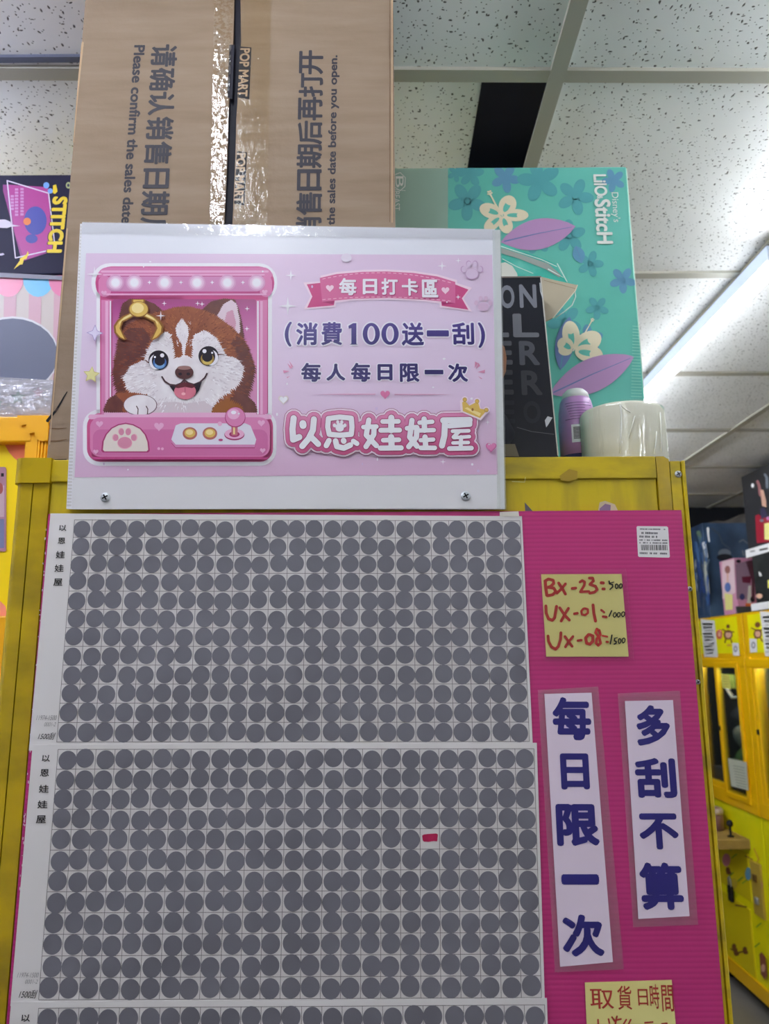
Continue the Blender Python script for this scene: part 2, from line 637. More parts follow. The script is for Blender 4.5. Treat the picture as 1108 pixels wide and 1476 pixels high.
tube_light(-0.29, -0.05, 'lit white tube light on the ceiling above and before the tall brown carton')
tube_light(0.868, 3.34, 'added unseen tube light nearest the dark wall, far behind the teal box')  # unseen tube added to brighten the far ceiling and yellow machines
tube_light(-0.29, 2.11, 'added unseen tube light on the ceiling beyond the tall brown carton')  # added out of sight to throw light on the right-hand machine fronts
tube_light(-0.29, 3.34, 'added unseen tube light near the dark wall, far behind the carton')  # another hidden tube, added for the same machine fronts
tube_light(-0.90, 0.62, 'added unseen tube light above the orange-yellow machine', M('lit_tube_cool', (228, 234, 255), 0.4, 0.2, emit=LAMP * 1.25))  # added beyond the left edge to lift the ceiling and this machine
tube_light(-0.29, -1.70, 'lit white tube light on the ceiling farthest from the worn yellow cabinet')
tube_light(1.45, -1.2, 'lit white tube light on the ceiling by the wall opposite the puppy sign')

# ------------------------------------------------------------------ the yellow machine the board hangs on
MF = 0.7045
ZT = 1.7425
mach = thing('claw_machine', 'worn yellow claw machine cabinet carrying the magenta board on its side', 'claw machine', (-0.03, 1.03, FLOOR_Z))
MB().box(-0.345, 0.284, MF + 0.004, 1.38, FLOOR_Z + 0.04, ZT - 0.004, OLIVE2).build('body', mach)
for x in (-0.30, 0.24):
    for y in (0.76, 1.32):
        fb = MB()
        fb.lathe(x, y, [(0.02, FLOOR_Z), (0.022, FLOOR_Z + 0.01), (0.012, FLOOR_Z + 0.012), (0.012, FLOOR_Z + 0.045)], DARK, 16)
        fb.build('foot', mach)
MB().box(-0.3215, 0.2625, MF, MF + 0.01, FLOOR_Z + 0.06, 1.7215, OLIVE2, 0.0008).build('side_panel', mach)
rl = MB().box(-0.3215, 0.2625, MF - 0.003, MF + 0.02, 1.7205, ZT, OLIVE, 0.001)
rl.build('top_rail', mach)
cp = MB()
zz = [(0.2632, 1.10), (0.2632, ZT), (0.2705, ZT), (0.2755, ZT - 0.003), (0.2755, 1.10)]
cp.prism([(x, MF - 0.002, z) for x, z in zz], [(x, MF + 0.02, z) for x, z in zz], OLIVE_D)
cp.build('corner_strip', mach)
pr = MB()
prof = [(0.2762, 0.7023), (0.2858, 0.7023), (0.2861, 0.7045), (0.2870, 0.7045), (0.2873, 0.7012), (0.2896, 0.7008), (0.2906, 0.7016), (0.2906, 0.74), (0.2762, 0.74)]
pr.prism([(x, y, FLOOR_Z + 0.03) for x, y in prof], [(x, y, 1.7375) for x, y in prof], OLIVE)
pr.build('corner_post', mach, 'grooved yellow post down the right edge with zinc screws')
pl = MB()
prof = [(-0.3382, 0.7015), (-0.3475, 0.7012)] + [(-0.3475 - 0.0075 * math.sin(a), 0.7087 - 0.0075 * math.cos(a)) for a in [math.pi / 2 * k / 8 for k in range(1, 9)]] + [(-0.355, 0.76), (-0.3382, 0.76)]
pl.prism([(x, y, FLOOR_Z + 0.03) for x, y in prof], [(x, y, 1.7405) for x, y in prof], OLIVE_D)
prof = [(-0.3372, 0.7018), (-0.3220, 0.7018), (-0.3220, 0.76), (-0.3372, 0.76)]
pl.prism([(x, y, FLOOR_Z + 0.03) for x, y in prof], [(x, y, 1.7405) for x, y in prof], OLIVE_D)
pl.build('corner_post', mach, 'round-nosed yellow post down the left edge with a seam along its middle')
cb = MB()
prof = [(-0.3205, 0.6980), (-0.3475, 0.6978)] + [(-0.3475 - 0.0095 * math.sin(a), 0.7073 - 0.0095 * math.cos(a)) for a in [math.pi / 2 * k / 8 for k in range(1, 9)]] + [(-0.357, 0.762), (-0.3205, 0.762)]
cb.prism([(x, y, 1.7190) for x, y in prof], [(x, y, 1.7435) for x, y in prof], OLIVE_D)
cb.build('corner_cap', mach, 'scuffed metal cap on the top left corner')
def screw(px, py, Y, parent, r=0.0034, x=None):
    c = FRONT(Y).at(px, py)
    if x is not None:
        c.x = x
    b = MB()
    n, vs, fs = 24, [], []
    rings = [(1.0, 0.0), (0.98, 0.0007), (0.8, 0.0014), (0.45, 0.0018)]
    for q, d in rings:
        for k in range(n):
            a = 2 * math.pi * k / n
            vs.append((c.x + r * q * math.cos(a), Y - d, c.z + r * q * math.sin(a)))
    for i in range(len(rings) - 1):
        for k in range(n):
            fs.append((i * n + k, i * n + (k + 1) % n, (i + 1) * n + (k + 1) % n, (i + 1) * n + k))
    fs.append(tuple(range(3 * n, 4 * n)))
    fs.append(tuple(reversed(range(n))))
    b.add(vs, fs, STEEL, False)
    for a in (0.5, 0.5 + math.pi / 2):
        ca, sa = math.cos(a) * r * 0.62, math.sin(a) * r * 0.62
        wx, wz = -math.sin(a) * r * 0.14, math.cos(a) * r * 0.14
        q = [(c.x + ca + wx, c.z + sa + wz), (c.x - ca + wx, c.z - sa + wz), (c.x - ca - wx, c.z - sa - wz), (c.x + ca - wx, c.z + sa - wz)]
        b.prism([(x, Y - 0.0021, z) for x, z in q], [(x, Y - 0.001, z) for x, z in q], DARK)
    b.build('screw', parent)
screw(977, 683.5, 0.7024, mach)
screw(992, 849, 0.7024, mach, 0.0024, 0.2850)
screw(1005, 983, 0.7024, mach, 0.0024, 0.2850)
a = Art(FRONT(MF), 0.0003)
a.poly([(862, 735), (864, 724), (872, 722), (886, 727), (890, 735), (886, 742), (864, 742)], M('torn_paper', (196, 180, 150), 0.7))
a.poly([(864, 733), (872, 726), (880, 728), (879, 742), (864, 742)], M('torn_print', (128, 104, 132), 0.6))
a.poly([(756, 724), (766, 735), (772, 742), (757, 742)], M('tear_grey', (96, 92, 100), 0.7))
a.build('sticker_remnant', mach, 'torn remains of a sticker above the magenta board')
a = Art(FRONT(MF - 0.003), 0.0003)
a.poly([(806, 686), (820, 676), (832, 679), (832, 690), (820, 694), (808, 692)], M('rubbed_paint', (150, 122, 24), 0.6))
a.build('scuff_mark', mach, 'brownish rubbed patch on the top rail')
a = Art(FRONT(MF - 0.003), 0.0003)
a.stroke([(738, 694), (756, 695), (757, 688)], 1.0, M('pale_scratch', (196, 190, 120), 0.6))
a.build('scratch', mach, 'pale scratch in the rail paint')

# ------------------------------------------------------------------ magenta board
BD = 0.6990
bx0, bx1, bz1, bz0 = -0.3195, 0.2822, 1.6885, 0.79
brd = MB()
prof = [(bx0, BD), (bx1, BD), (bx1, BD + 0.0035), (bx0, BD + 0.0035)]
vs = [(bx0, BD, bz0), (bx1, BD, bz0), (bx1, BD, bz1), (bx0, BD, bz1)]
brd.prism(vs, [(x, y + 0.0028, z) for x, y, z in vs], MAGENTA)
board = tag(brd.build('corrugated_board'), 'magenta corrugated plastic board hung on the yellow cabinet behind the scratch cards', 'board')
st = thing
a = Art(FRONT(BD), 0.0003)
a.crop(900, 740, 11.08)
STK = M('white_sticker', (226, 222, 222), 0.35, 0.4)
def warp(pts):
    return pts
a.poly([(205, 203), (675, 208), (694, 226), (722, 690), (708, 708), (232, 696), (214, 680), (190, 218)], STK)
rng = random.Random(4)
def dashes(art, x0, x1, y, h, mat, seed, drop=0, dens=0.8, wmin=6, wmax=22):
    r = random.Random(seed)
    x = x0
    art.up()
    while x < x1:
        w = r.uniform(wmin, wmax)
        if r.random() < dens:
            yy = y + drop * (x - x0) / max(1, x1 - x0)
            art.rect(x, yy + r.uniform(0, h * 0.15), min(x1, x + w), yy + h, mat, same=True)
        x += w + r.uniform(2, 5)
INK2 = M('label_ink', (92, 88, 92), 0.5)
for y, h, x1, sd in ((238, 22, 665, 1), (292, 36, 530, 2), (352, 34, 540, 3), (412, 24, 684, 4), (456, 24, 686, 5)):
    dashes(a, 230 + (y - 230) * 0.03, x1, y, h, INK2, sd, 6)
x = 262
a.up()
while x < 672:
    w = rng.uniform(4, 15)
    a.poly([(x, 502), (x + w, 502), (x + w + 5, 590), (x + 5, 590)], BLACK_INK, same=True)
    x += w + rng.uniform(4, 17)
dashes(a, 240, 680, 618, 30, INK2, 9, 10)
a.build('barcode_sticker', board, 'white rounded barcode label in the top right corner')
tb = Art(FRONT(BD), 0.0004)
tr_ = random.Random(21)
tb.up()
for k in range(34):
    y = tr_.uniform(760, 1300)
    x = 66 - (y - 745) * 0.0746 + tr_.uniform(0.6, 3.0)
    h = tr_.uniform(1.5, 5)
    tb.poly([(x, y), (x + tr_.uniform(0.6, 1.8), y + 0.4), (x + tr_.uniform(0.2, 1.2), y + h), (x - 0.4, y + h * 0.7)], M('torn_tape_bit', (220, 206, 206), 0.3, 0.5), same=True)
tb.build('torn_tape_edge', board, 'pale torn bits of tape along the left edge')

# ------------------------------------------------------------------ scratch card sheets
SPOT = M_noise('scratch_coating', (112, 110, 119), (103, 101, 109), (14, 14, 14), 3, rough=0.5, spec=0.3)
LINE = M('grid_ink', (106, 100, 98), 0.6, 0.2)
def sheet(label, quad, grid, Y, seed, marks, hole=None, name_px=None, foot=None, size=13):
    """quad, grid: TL TR BR BL in photograph measure, put back onto the sheet's plane"""
    pl = FRONT(Y)
    A = [pl.at(*p) for p in quad]
    t = thing('scratch_card_sheet', label, 'scratch card', tuple(A[3]), 'scratch card sheets on the magenta board')
    pb = MB()
    pb.prism(A, [p + Vector((0, 0.0006, 0)) for p in A], PAPER)
    pb.build('paper', t)
    G = [pl.at(*p, 0.0002) if not isinstance(p, Vector) else p for p in grid]
    def g(u, v, d=0.0):
        return (G[0] * (1 - u) + G[1] * u) * (1 - v) + (G[3] * (1 - u) + G[2] * u) * v + Vector((0, -d, 0))
    lb = MB()
    w, h = 0.00022, 0.00022
    W, H = (G[1] - G[0]).length, (G[3] - G[0]).length
    for i in range(26):
        u, e = i / 25, w / W
        lb.add([g(u - e, 0), g(u + e, 0), g(u + e, 1), g(u - e, 1)], [(0, 1, 2, 3)], LINE)
    for j in range(13):
        v, e = j / 12, h / H
        lb.add([g(0, v - e), g(1, v - e), g(1, v + e), g(0, v + e)], [(0, 1, 2, 3)], LINE)
    lb.build('grid_lines', t)
    r = random.Random(seed)
    sb = MB()
    drift = [0.0] * 25
    for j in range(12):
        for i in range(25):
            if (i, j) == hole:
                continue
            dx, dy = r.uniform(-0.05, 0.05), r.uniform(-0.06, 0.06)
            pts = []
            for k in range(30):
                a_ = 2 * math.pi * k / 30
                pts.append(g((i + 0.5 + dx + 0.475 * math.cos(a_)) / 25, (j + 0.5 + dy + 0.485 * math.sin(a_)) / 12, 0.00015 + 0.00002 * ((i + j) % 2)))
            sb.add(pts, [tuple(range(30))], SPOT)
    sb.build('scratch_spots', t, 'rows of round grey scratch-off spots')
    art = Art(pl, 0.0003)
    for ch, x, y, s in marks:
        art.text(ch, x - s * 0.54, y - s * 0.44, x + s * 0.54, y + s * 0.44, BLACK_INK, 0.014)
    if art.f:
        art.build('margin_lettering', t)
    art = Art(pl, 0.0003)
    if foot:
        (x0, y0, x1, y1) = foot
        art.text('1500刮', x0, y0, x1, y1, BLACK_INK, 0.004, slant=3)
        art.text('11974-1500', x0 - 3, y0 - 25, x1 + 3, y0 - 18, GREY_INK, 0.0, slant=1.5)
        art.text('0001-2', x0 + 8, y0 - 15, x1 + 2, y0 - 9, GREY_INK, 0.0, slant=1.5)
    if art.f:
        art.build('corner_lettering', t)
    if hole:
        hb = Art(pl, 0.0004)
        c = g((hole[0] + 0.5) / 25, (hole[1] + 0.5) / 12)
        hb.crop(540, 1040, 3.385)
        RED = M_noise('red_marker', (150, 12, 60), (178, 26, 78), (120, 30, 30), rough=0.5)
        hb.poly([(231, 556), (240, 551), (258, 549), (300, 546), (308, 551), (304, 585), (288, 583), (262, 587), (240, 586), (234, 580)], RED)
        hb.build('red_scribble', t, 'dark red marker smear in the one scratched-off cell')
    return t, G, A
sheet('topmost white scratch card sheet with grey spots, under the pink puppy sign',
      [(72.7, 740), (752, 744), (767.9, 1078), (41.5, 1082)],
      [(107.4, 749.2), (749.2, 750.7), (762.8, 1068.8), (81.7, 1069.6)], 0.6975, 1,
      [('以', 90.5, 761, 10), ('恩', 88.7, 779.5, 10), ('娃', 87, 799.5, 12), ('娃', 85.2, 819, 12), ('屋', 83.5, 839, 12)],
      foot=(56, 1056, 78.5, 1066))
_, G2, A2 = sheet('middle white scratch card sheet, with one red-smeared cell',
      [(47, 1073.5), (773.4, 1070.8), (785.1, 1445), (14.8, 1450)],
      [(83.7, 1080.2), (769.3, 1079.2), (780.2, 1438.0), (55.6, 1441.2)], 0.6967, 2,
      [('以', 66.3, 1093, 11), ('恩', 64.2, 1114, 12), ('娃', 63.2, 1137, 13), ('娃', 61.2, 1159.5, 13), ('屋', 59, 1181, 13)],
      hole=(19, 4), foot=(28.5, 1427, 52.5, 1439))
dn = Vector((0, 0, -0.2065))
p3 = FRONT(0.6959)
gt = [p3.at(55.6, 1453.3, 0.0002), p3.at(784.5, 1448.4, 0.0002)]
sheet('lowest white scratch card sheet, below the red-smeared one, mostly hidden',
      [(16, 1444.5), (788, 1438.9), (801, 1852), (-20, 1860)],
      gt + [gt[1] + dn, gt[0] + dn], 0.6959, 3, [('以', 37, 1467.5, 12)])
tp = Art(FRONT(0.6970), 0.0002)
tp.poly([(720, 738), (747, 737), (748, 744.5), (720, 744.5)], M('masking_tape', (214, 208, 196), 0.6))
tp_o = tp.build('tape_tab')
tag(tp_o, 'short pale tape tab at the top right corner of the topmost scratch sheet', 'tape')

# ------------------------------------------------------------------ laminated strips
INDIGO = M('indigo_ink', (40, 34, 108), 0.4, 0.35)
STRIP = M_noise('strip_paper', (228, 210, 226), (220, 202, 218), (6, 6, 6), rough=0.3, spec=0.4, coat=0.3)
def strip(label, film, paper, chars):
    pl = FRONT(0.6982)
    a = Art(pl, 0.0)
    a.crop(770, 970, 2.916)
    root = thing('laminated_strip', label, 'sign', tuple(a.P(*film[3])), 'laminated strips on the magenta board')
    a = Art(pl, 0.0003); a.crop(770, 970, 2.916)
    f = [a.P(*p) for p in film]
    b = MB().prism(f, [p + Vector((0, 0.0003, 0)) for p in f], FILM)
    b.build('film_margin', root, 'clear laminating film standing out around the paper')
    a = Art(pl, 0.0008); a.crop(770, 970, 2.916)
    q = [a.P(*p) for p in paper]
    MB().prism(q, [p + Vector((0, 0.0003, 0)) for p in q], STRIP).build('paper', root)
    a = Art(pl, 0.0010); a.crop(770, 970, 2.916)
    for ch, x0, y0, x1, y1 in chars:
        a.text(ch, x0, y0, x1, y1, INDIGO, 0.042)
    a.build('lettering', root, 'bold indigo characters printed down the strip')
strip('longer lilac paper strip with indigo characters beside the scratch cards',
      [(14, 72), (268, 57), (376, 1245), (86, 1258)], [(42, 88), (240, 83), (330, 1215), (108, 1235)],
      [('每', 76, 101, 238, 283), ('日', 110, 338, 230, 490), ('限', 92, 550, 272, 728), ('一', 113, 846, 272, 890), ('次', 117, 1015, 292, 1193)])
strip('shorter lilac paper strip with indigo characters near the right post',
      [(350, 86), (611, 74), (688, 1058), (415, 1069)], [(380, 118), (582, 114), (652, 1022), (437, 1034)],
      [('多', 427, 135, 570, 306), ('刮', 424, 357, 596, 526), ('不', 440, 590, 606, 742), ('算', 443, 796, 624, 997)])

# ------------------------------------------------------------------ yellow notes
NOTE = M_noise('yellow_note', (226, 216, 142), (216, 204, 130), (7, 7, 7), rough=0.6, spec=0.2)
RED_PEN = M('red_marker_ink', (176, 46, 40), 0.5, 0.3)
RED_THIN = M('red_pen_ink', (164, 52, 44), 0.5, 0.3)
BLK_PEN = M('black_marker_ink', (20, 20, 22), 0.5, 0.3)
pl = FRONT(0.6982)
a = Art(pl, 0.0005); a.crop(770, 820, 7.387)
quad = [(72, 57), (928, 54), (1003, 934), (126, 934)]
root = thing('sticky_note', 'yellow note with three lines of red code names and black prices', 'note', tuple(a.P(*quad[3])), 'yellow notes on the magenta board')
q = [a.P(*p) for p in quad]
MB().prism(q, [p + Vector((0, 0.0003, 0)) for p in q], NOTE).build('paper', root)
a = Art(pl, 0.0007); a.crop(770, 820, 7.387)
W = 36
S = lambda pts, w=W, m=RED_PEN: a.stroke(pts, w, m)
S([(115, 130), (120, 200), (132, 280)], 34)
S([(112, 130), (150, 108), (200, 122), (205, 155), (175, 185), (140, 198)], 32)
S([(150, 196), (205, 205), (228, 240), (195, 275), (140, 285)], 32)
S([(258, 150), (300, 215), (330, 268)], 30); S([(330, 160), (290, 210), (240, 258)], 30)
S([(402, 208), (440, 204)], 30)
S([(485, 140), (510, 124), (535, 140), (530, 175), (490, 245), (580, 240)], 28)
S([(585, 98), (620, 98), (628, 128), (590, 165), (650, 185), (668, 220), (640, 248), (590, 258)], 30)
S([(712, 148), (732, 150)], 34); S([(728, 214), (744, 214)], 30)
S([(122, 395), (125, 470), (150, 530), (190, 548), (215, 520), (235, 400)], 32)
S([(270, 415), (320, 490), (372, 545)], 30); S([(362, 420), (320, 490), (285, 555)], 30)
S([(425, 478), (458, 472)], 28)
S([(520, 425), (500, 450), (505, 485), (540, 492), (570, 468), (568, 430), (535, 420), (520, 425)], 24)
S([(624, 385), (632, 470), (650, 555)], 32)
S([(712, 438), (742, 462)], 24); S([(730, 508), (765, 512)], 26)
S([(145, 715), (150, 770), (180, 830), (225, 855), (255, 825), (278, 750), (282, 680)], 30)
S([(325, 720), (365, 775), (402, 825)], 28); S([(410, 720), (365, 775), (330, 830)], 28)
S([(462, 764), (500, 758)], 26)
S([(575, 700), (545, 735), (555, 790), (590, 802), (622, 770), (622, 715), (590, 700), (575, 700)], 32)
S([(665, 640), (652, 680), (690, 730), (705, 790), (680, 815), (655, 790), (665, 745), (702, 700), (690, 655), (665, 640)], 28)
S([(725, 712), (775, 722)], 20); S([(770, 776), (780, 778)], 24)
B = lambda pts, w=14: a.stroke(pts, w, BLK_PEN)
B([(795, 130), (800, 160), (830, 165), (835, 190), (805, 218)]); B([(805, 150), (845, 140)], 10)
B([(864, 168), (860, 192), (872, 210), (888, 200), (890, 172), (876, 160), (864, 168)], 12); B([(904, 172), (902, 192), (914, 206), (932, 196), (936, 168), (920, 158), (904, 172)], 12)
B([(822, 445), (795, 505)]); B([(848, 470), (838, 496), (850, 516), (868, 504), (872, 478), (860, 464), (848, 470)], 11); B([(888, 470), (880, 496), (892, 514), (910, 502), (914, 474), (900, 464), (888, 470)], 11); B([(932, 466), (926, 492), (940, 510), (958, 496), (962, 466), (946, 456), (932, 466)], 11)
B([(825, 705), (808, 798)]); B([(855, 740), (852, 765), (872, 775), (868, 795), (848, 800)]); B([(852, 740), (882, 732)], 10); B([(898, 748), (892, 776), (902, 796), (918, 784), (922, 756), (910, 742), (898, 748)], 11); B([(938, 744), (932, 770), (944, 790), (962, 776), (966, 748), (952, 736), (938, 744)], 11)
a.build('handwriting', root, 'red and black marker handwriting')
a = Art(pl, 0.0014); a.crop(740, 730, 3.4625)
q = [a.P(*p) for p in ((128, 318), (560, 312), (600, 765), (150, 770))]
MB().prism(q, [p + Vector((0, 0.0001, 0)) for p in q], M_clear('thin_clear_tape', (254, 254, 254), 0.004, 0.35)).build('clear_tape', root, 'clear tape holding the note down')

a = Art(pl, 0.0005); a.crop(820, 1400, 4.617)
quad = [(105, 75), (683, 58), (735, 640), (130, 655)]
root = thing('sticky_note', 'yellow note with thin red handwriting below the indigo strips', 'note', tuple(a.P(*quad[3])), 'yellow notes on the magenta board')
q = [a.P(*p) for p in quad]
MB().prism(q, [p + Vector((0, 0.0003, 0)) for p in q], NOTE).build('paper', root)
a = Art(pl, 0.0007); a.crop(820, 1400, 4.617)
for ch, x0, y0, x1, y1 in (('取', 140, 118, 296, 250), ('貨', 322, 96, 416, 256), ('日', 458, 118, 524, 228), ('時', 538, 86, 600, 250), ('間', 616, 92, 694, 268)):
    a.text(ch, x0, y0, x1, y1, RED_THIN, 0.006)
S = lambda pts, w=11: a.stroke(pts, w, RED_THIN)
S([(192, 322), (196, 380)]); S([(262, 318), (268, 345)]); S([(285, 305), (310, 340)]); S([(318, 300), (308, 350)]); S([(300, 328), (345, 318)]); S([(380, 322), (362, 352)]); S([(410, 322), (395, 352)])
S([(505, 342), (556, 338)]); S([(618, 350), (650, 346), (652, 380)])
a.build('handwriting', root, 'thin red handwriting')

# ------------------------------------------------------------------ the pink puppy sign
LEAN = math.radians(4.3)
zb = FRONT(0.697).at(412, 735).z
SGN = Plane((0, 0.6962, zb), (0, -math.cos(LEAN), -math.sin(LEAN)))
sign = thing('shop_sign', 'white upright sign with a brown and white puppy in a pink claw machine', 'sign', (-0.09, 0.6962, zb))
PLATE = M('white_plastic_plate', (232, 230, 236), 0.4, 0.4)
SHEETP = M_grad('sign_paper', 0.0, 0.27, [(0.0, (222, 219, 222)), (0.5, (226, 222, 230)), (1.0, (228, 228, 238))], 0.28, 0.45)
def slab(pts, off, thick, mat, name, label=None, parent=sign, plane=SGN):
    q = [plane.at(x, y, off) for x, y in pts]
    b = MB().prism(q, [p - plane.n * thick for p in q], mat)
    return b.build(name, parent, label)
slab([(115.5, 322.5), (720.5, 331.5), (727.5, 734), (95.5, 733.5)], 0.0, 0.004, PLATE, 'backing_plate')
# flutes of the plate showing along the left edge
fl = Art(SGN, 0.0003, 0)
for k in range(84):
    t = k / 84
    x0, y0 = 115.9 + (96 - 115.9) * t, 326 + (732 - 326) * t
    fl.poly([(x0 + 0.2, y0), (x0 + 6.5 * (0.25 + 0.75 * t), y0), (x0 + 6.5 * (0.25 + 0.75 * t), y0 + 2.4), (x0 + 0.1, y0 + 2.4)], M('flute_grey', (210, 206, 206), 0.6), same=True)
fl.build('plate_flutes', sign)
slab([(118.2, 320.5), (713, 330.5), (721.5, 733), (103.2, 734)], 0.0006, 0.0003, SHEETP, 'printed_sheet')

PK = lambda n, c: M('print_' + n, c, 0.36, 0.22)
BACK = M_grad('print_backdrop', 0.03, 0.24, [(0.0, (216, 176, 206)), (0.35, (222, 196, 222)), (0.7, (224, 204, 228)), (1.0, (222, 196, 222))], 0.32, 0.4)
WHT = PK('white', (240, 236, 244))
LIL = PK('lilac', (214, 190, 222))
PINK = PK('pink', (212, 128, 174))
PINK_L = PK('light_pink', (228, 172, 206))
PINK_D = PK('deep_pink', (184, 72, 128))
ROSE = PK('rose', (196, 84, 134))
ROSE_D = PK('dark_rose', (160, 50, 102))
BRN = M_noise('print_brown_fur', (150, 84, 54), (134, 72, 50), (110, 110, 90), 3, 0.35, 0.65, 0.34, 0.35)
BRN_D = M_noise('print_dark_fur', (106, 58, 52), (92, 49, 48), (110, 110, 90), 3, 0.35, 0.65, 0.34, 0.35)
CREAM_F = M_noise('print_white_fur', (238, 231, 236), (226, 216, 222), (70, 70, 60), 3, 0.35, 0.65, 0.34, 0.35)
GOLD = PK('gold', (214, 176, 92)); GOLD_L = PK('light_gold', (236, 214, 150)); GOLD_D = PK('dark_gold', (142, 96, 48))
INK = PK('near_black', (36, 28, 40)); NOSE = PK('nose_brown', (84, 52, 54)); TONG = PK('tongue', (206, 116, 136))
MOUTH = PK('mouth', (92, 36, 48)); CREAMP = PK('cream', (226, 214, 206)); BLUE = PK('eye_blue', (70, 110, 172)); AMB = PK('eye_amber', (162, 130, 66))

# backdrop
a = Art(SGN, 0.0008)
a.poly([(124, 365), (709, 367.5), (717.5, 684), (107.3, 688)], BACK)
a.crop(90, 310, 3.431)
rng = random.Random(11)
for k in range(46):
    x, y = rng.uniform(130, 2060), rng.uniform(215, 1270)
    a.ell(x, y, rng.uniform(3, 8), rng.uniform(3, 8), WHT if k % 3 else LIL, n=10)
a.star(158, 292, 40, WHT, 4, 0.16)
a.build('print_backdrop', sign, 'pale pink starry background')

# claw machine picture
a = Art(SGN, 0.0010)
a.crop(90, 310, 3.431)
a.rect(143, 238, 1062, 430, WHT, 90); a.rect(168, 330, 1036, 1000, WHT, 20, True); a.rect(101, 962, 1058, 1240, WHT, 80, True)
a.rect(163, 254, 1047, 418, ROSE, 78); a.rect(186, 330, 1016, 985, ROSE, 10, True); a.rect(121, 980, 1041, 1220, ROSE, 64, True)
a.rect(172, 258, 1040, 330, PINK, 50); a.rect(190, 274, 1020, 284, PINK_L, 5); a.rect(200, 292, 1000, 300, PINK_L, 4)
a.rect(166, 300, 1044, 400, PINK_D, 44)
a.rect(178, 300, 240, 405, PINK, 30); a.rect(975, 300, 1036, 405, PINK, 30)
a.rect(216, 304, 994, 378, PK('light_bar', (206, 140, 184)), 34)
a.rect(205, 388, 1010, 396, PINK_L, 4)
for x in (355, 505, 665, 815, 960, 262):
    a.ell(x, 334, 42, 40, PK('bulb_halo', (214, 160, 196))); a.ell(x, 334, 34, 32, PK('bulb_glow', (226, 190, 216))); a.ell(x, 334, 25, 25, PK('bulb_ring', (238, 218, 232))); a.ell(x, 334, 19, 19, WHT)
for x in (430, 586, 740, 892):
    a.star(x, 333, 11, WHT, 4, 0.35)
a.heart(205, 385, 14, PINK_L); a.heart(1000, 380, 14, PINK_L)
a.rect(192, 420, 242, 985, PINK); a.rect(958, 420, 1012, 985, PINK); a.rect(212, 425, 226, 985, PINK_L); a.rect(234, 425, 240, 985, WHT); a.rect(962, 425, 970, 985, WHT); a.rect(978, 425, 990, 985, PINK_L)
WIN = M_grad('print_window', 0.075, 0.215, [(0.0, (218, 150, 190)), (0.55, (208, 132, 180)), (0.85, (172, 78, 138)), (1.0, (140, 52, 104))], 0.32, 0.4)
a.rect(247, 416, 958, 985, WIN, 14)
for x, y in ((503, 437), (668, 437), (913, 463), (912, 562), (690, 440), (265, 700)):
    a.star(x, y, 13, WHT, 4, 0.25)
a.build('claw_machine_picture', sign, 'printed pink claw machine with lamps along its top')

# puppy
a = Art(SGN, 0.0020)
a.crop(90, 310, 3.431)
earL = [(282, 600), (284, 500), (298, 440), (330, 416), (400, 418), (455, 440), (500, 480), (480, 560), (380, 640)]
a.poly(fur(earL, 10, 1), BRN_D)
a.poly(fur([(312, 590), (318, 520), (350, 480), (400, 500), (440, 545), (400, 590), (340, 640)], 9, 2), PK('ear_inside', (140, 92, 92)))
earR = [(690, 470), (735, 428), (800, 414), (850, 418), (872, 470), (886, 540), (896, 610), (800, 600)]
a.poly(fur(earR, 8, 3), BRN_D)
a.poly(fur([(758, 512), (800, 440), (835, 420), (858, 440), (872, 510), (876, 580), (845, 590), (800, 545)], 9, 4), PK('ear_white', (222, 200, 212)))
a.poly(fur([(800, 540), (815, 480), (840, 470), (856, 530), (850, 580)], 6, 5), PK('ear_pink', (206, 152, 176)))
head = [(284, 600), (330, 540), (420, 500), (480, 480), (560, 458), (625, 455), (690, 470), (760, 500), (840, 560), (896, 620), (925, 690), (948, 750), (940, 810), (925, 860), (905, 905), (860, 940), (700, 965), (500, 975), (330, 960), (280, 900), (268, 850), (252, 780), (262, 720), (274, 660)]
a.poly(fur(head, 20, 6), BRN)
a.poly(fur([(284, 605), (330, 560), (400, 560), (430, 610), (405, 690), (330, 740), (300, 800), (315, 870), (330, 930), (282, 900), (268, 850), (252, 780), (262, 720), (274, 660)], 16, 7), BRN_D)
a.poly(fur([(860, 600), (896, 622), (925, 690), (948, 750), (940, 810), (925, 860), (905, 910), (830, 900), (870, 820), (890, 770), (860, 690), (835, 640)], 16, 8), BRN_D)
face = [(305, 800), (340, 748), (405, 716), (428, 660), (462, 606), (512, 578), (540, 596), (554, 650), (562, 706), (582, 706), (598, 694), (612, 694), (632, 706), (640, 645), (655, 592), (705, 572), (758, 608), (788, 660), (802, 692), (860, 712), (895, 752), (884, 800), (862, 842), (820, 870), (792, 890), (762, 915), (742, 945), (735, 978), (440, 978), (430, 930), (400, 900), (345, 880), (318, 850)]
a.poly(fur(face, 15, 9), CREAM_F)
a.poly(fur([(590, 510), (618, 550), (622, 590), (608, 640), (600, 705), (592, 640), (566, 590), (560, 555)], 7, 10), CREAM_F)
a.poly(fur([(470, 930), (560, 925), (610, 935), (700, 920), (740, 950), (735, 978), (445, 978)], 12, 11), PK('chest_shade', (214, 198, 206)))
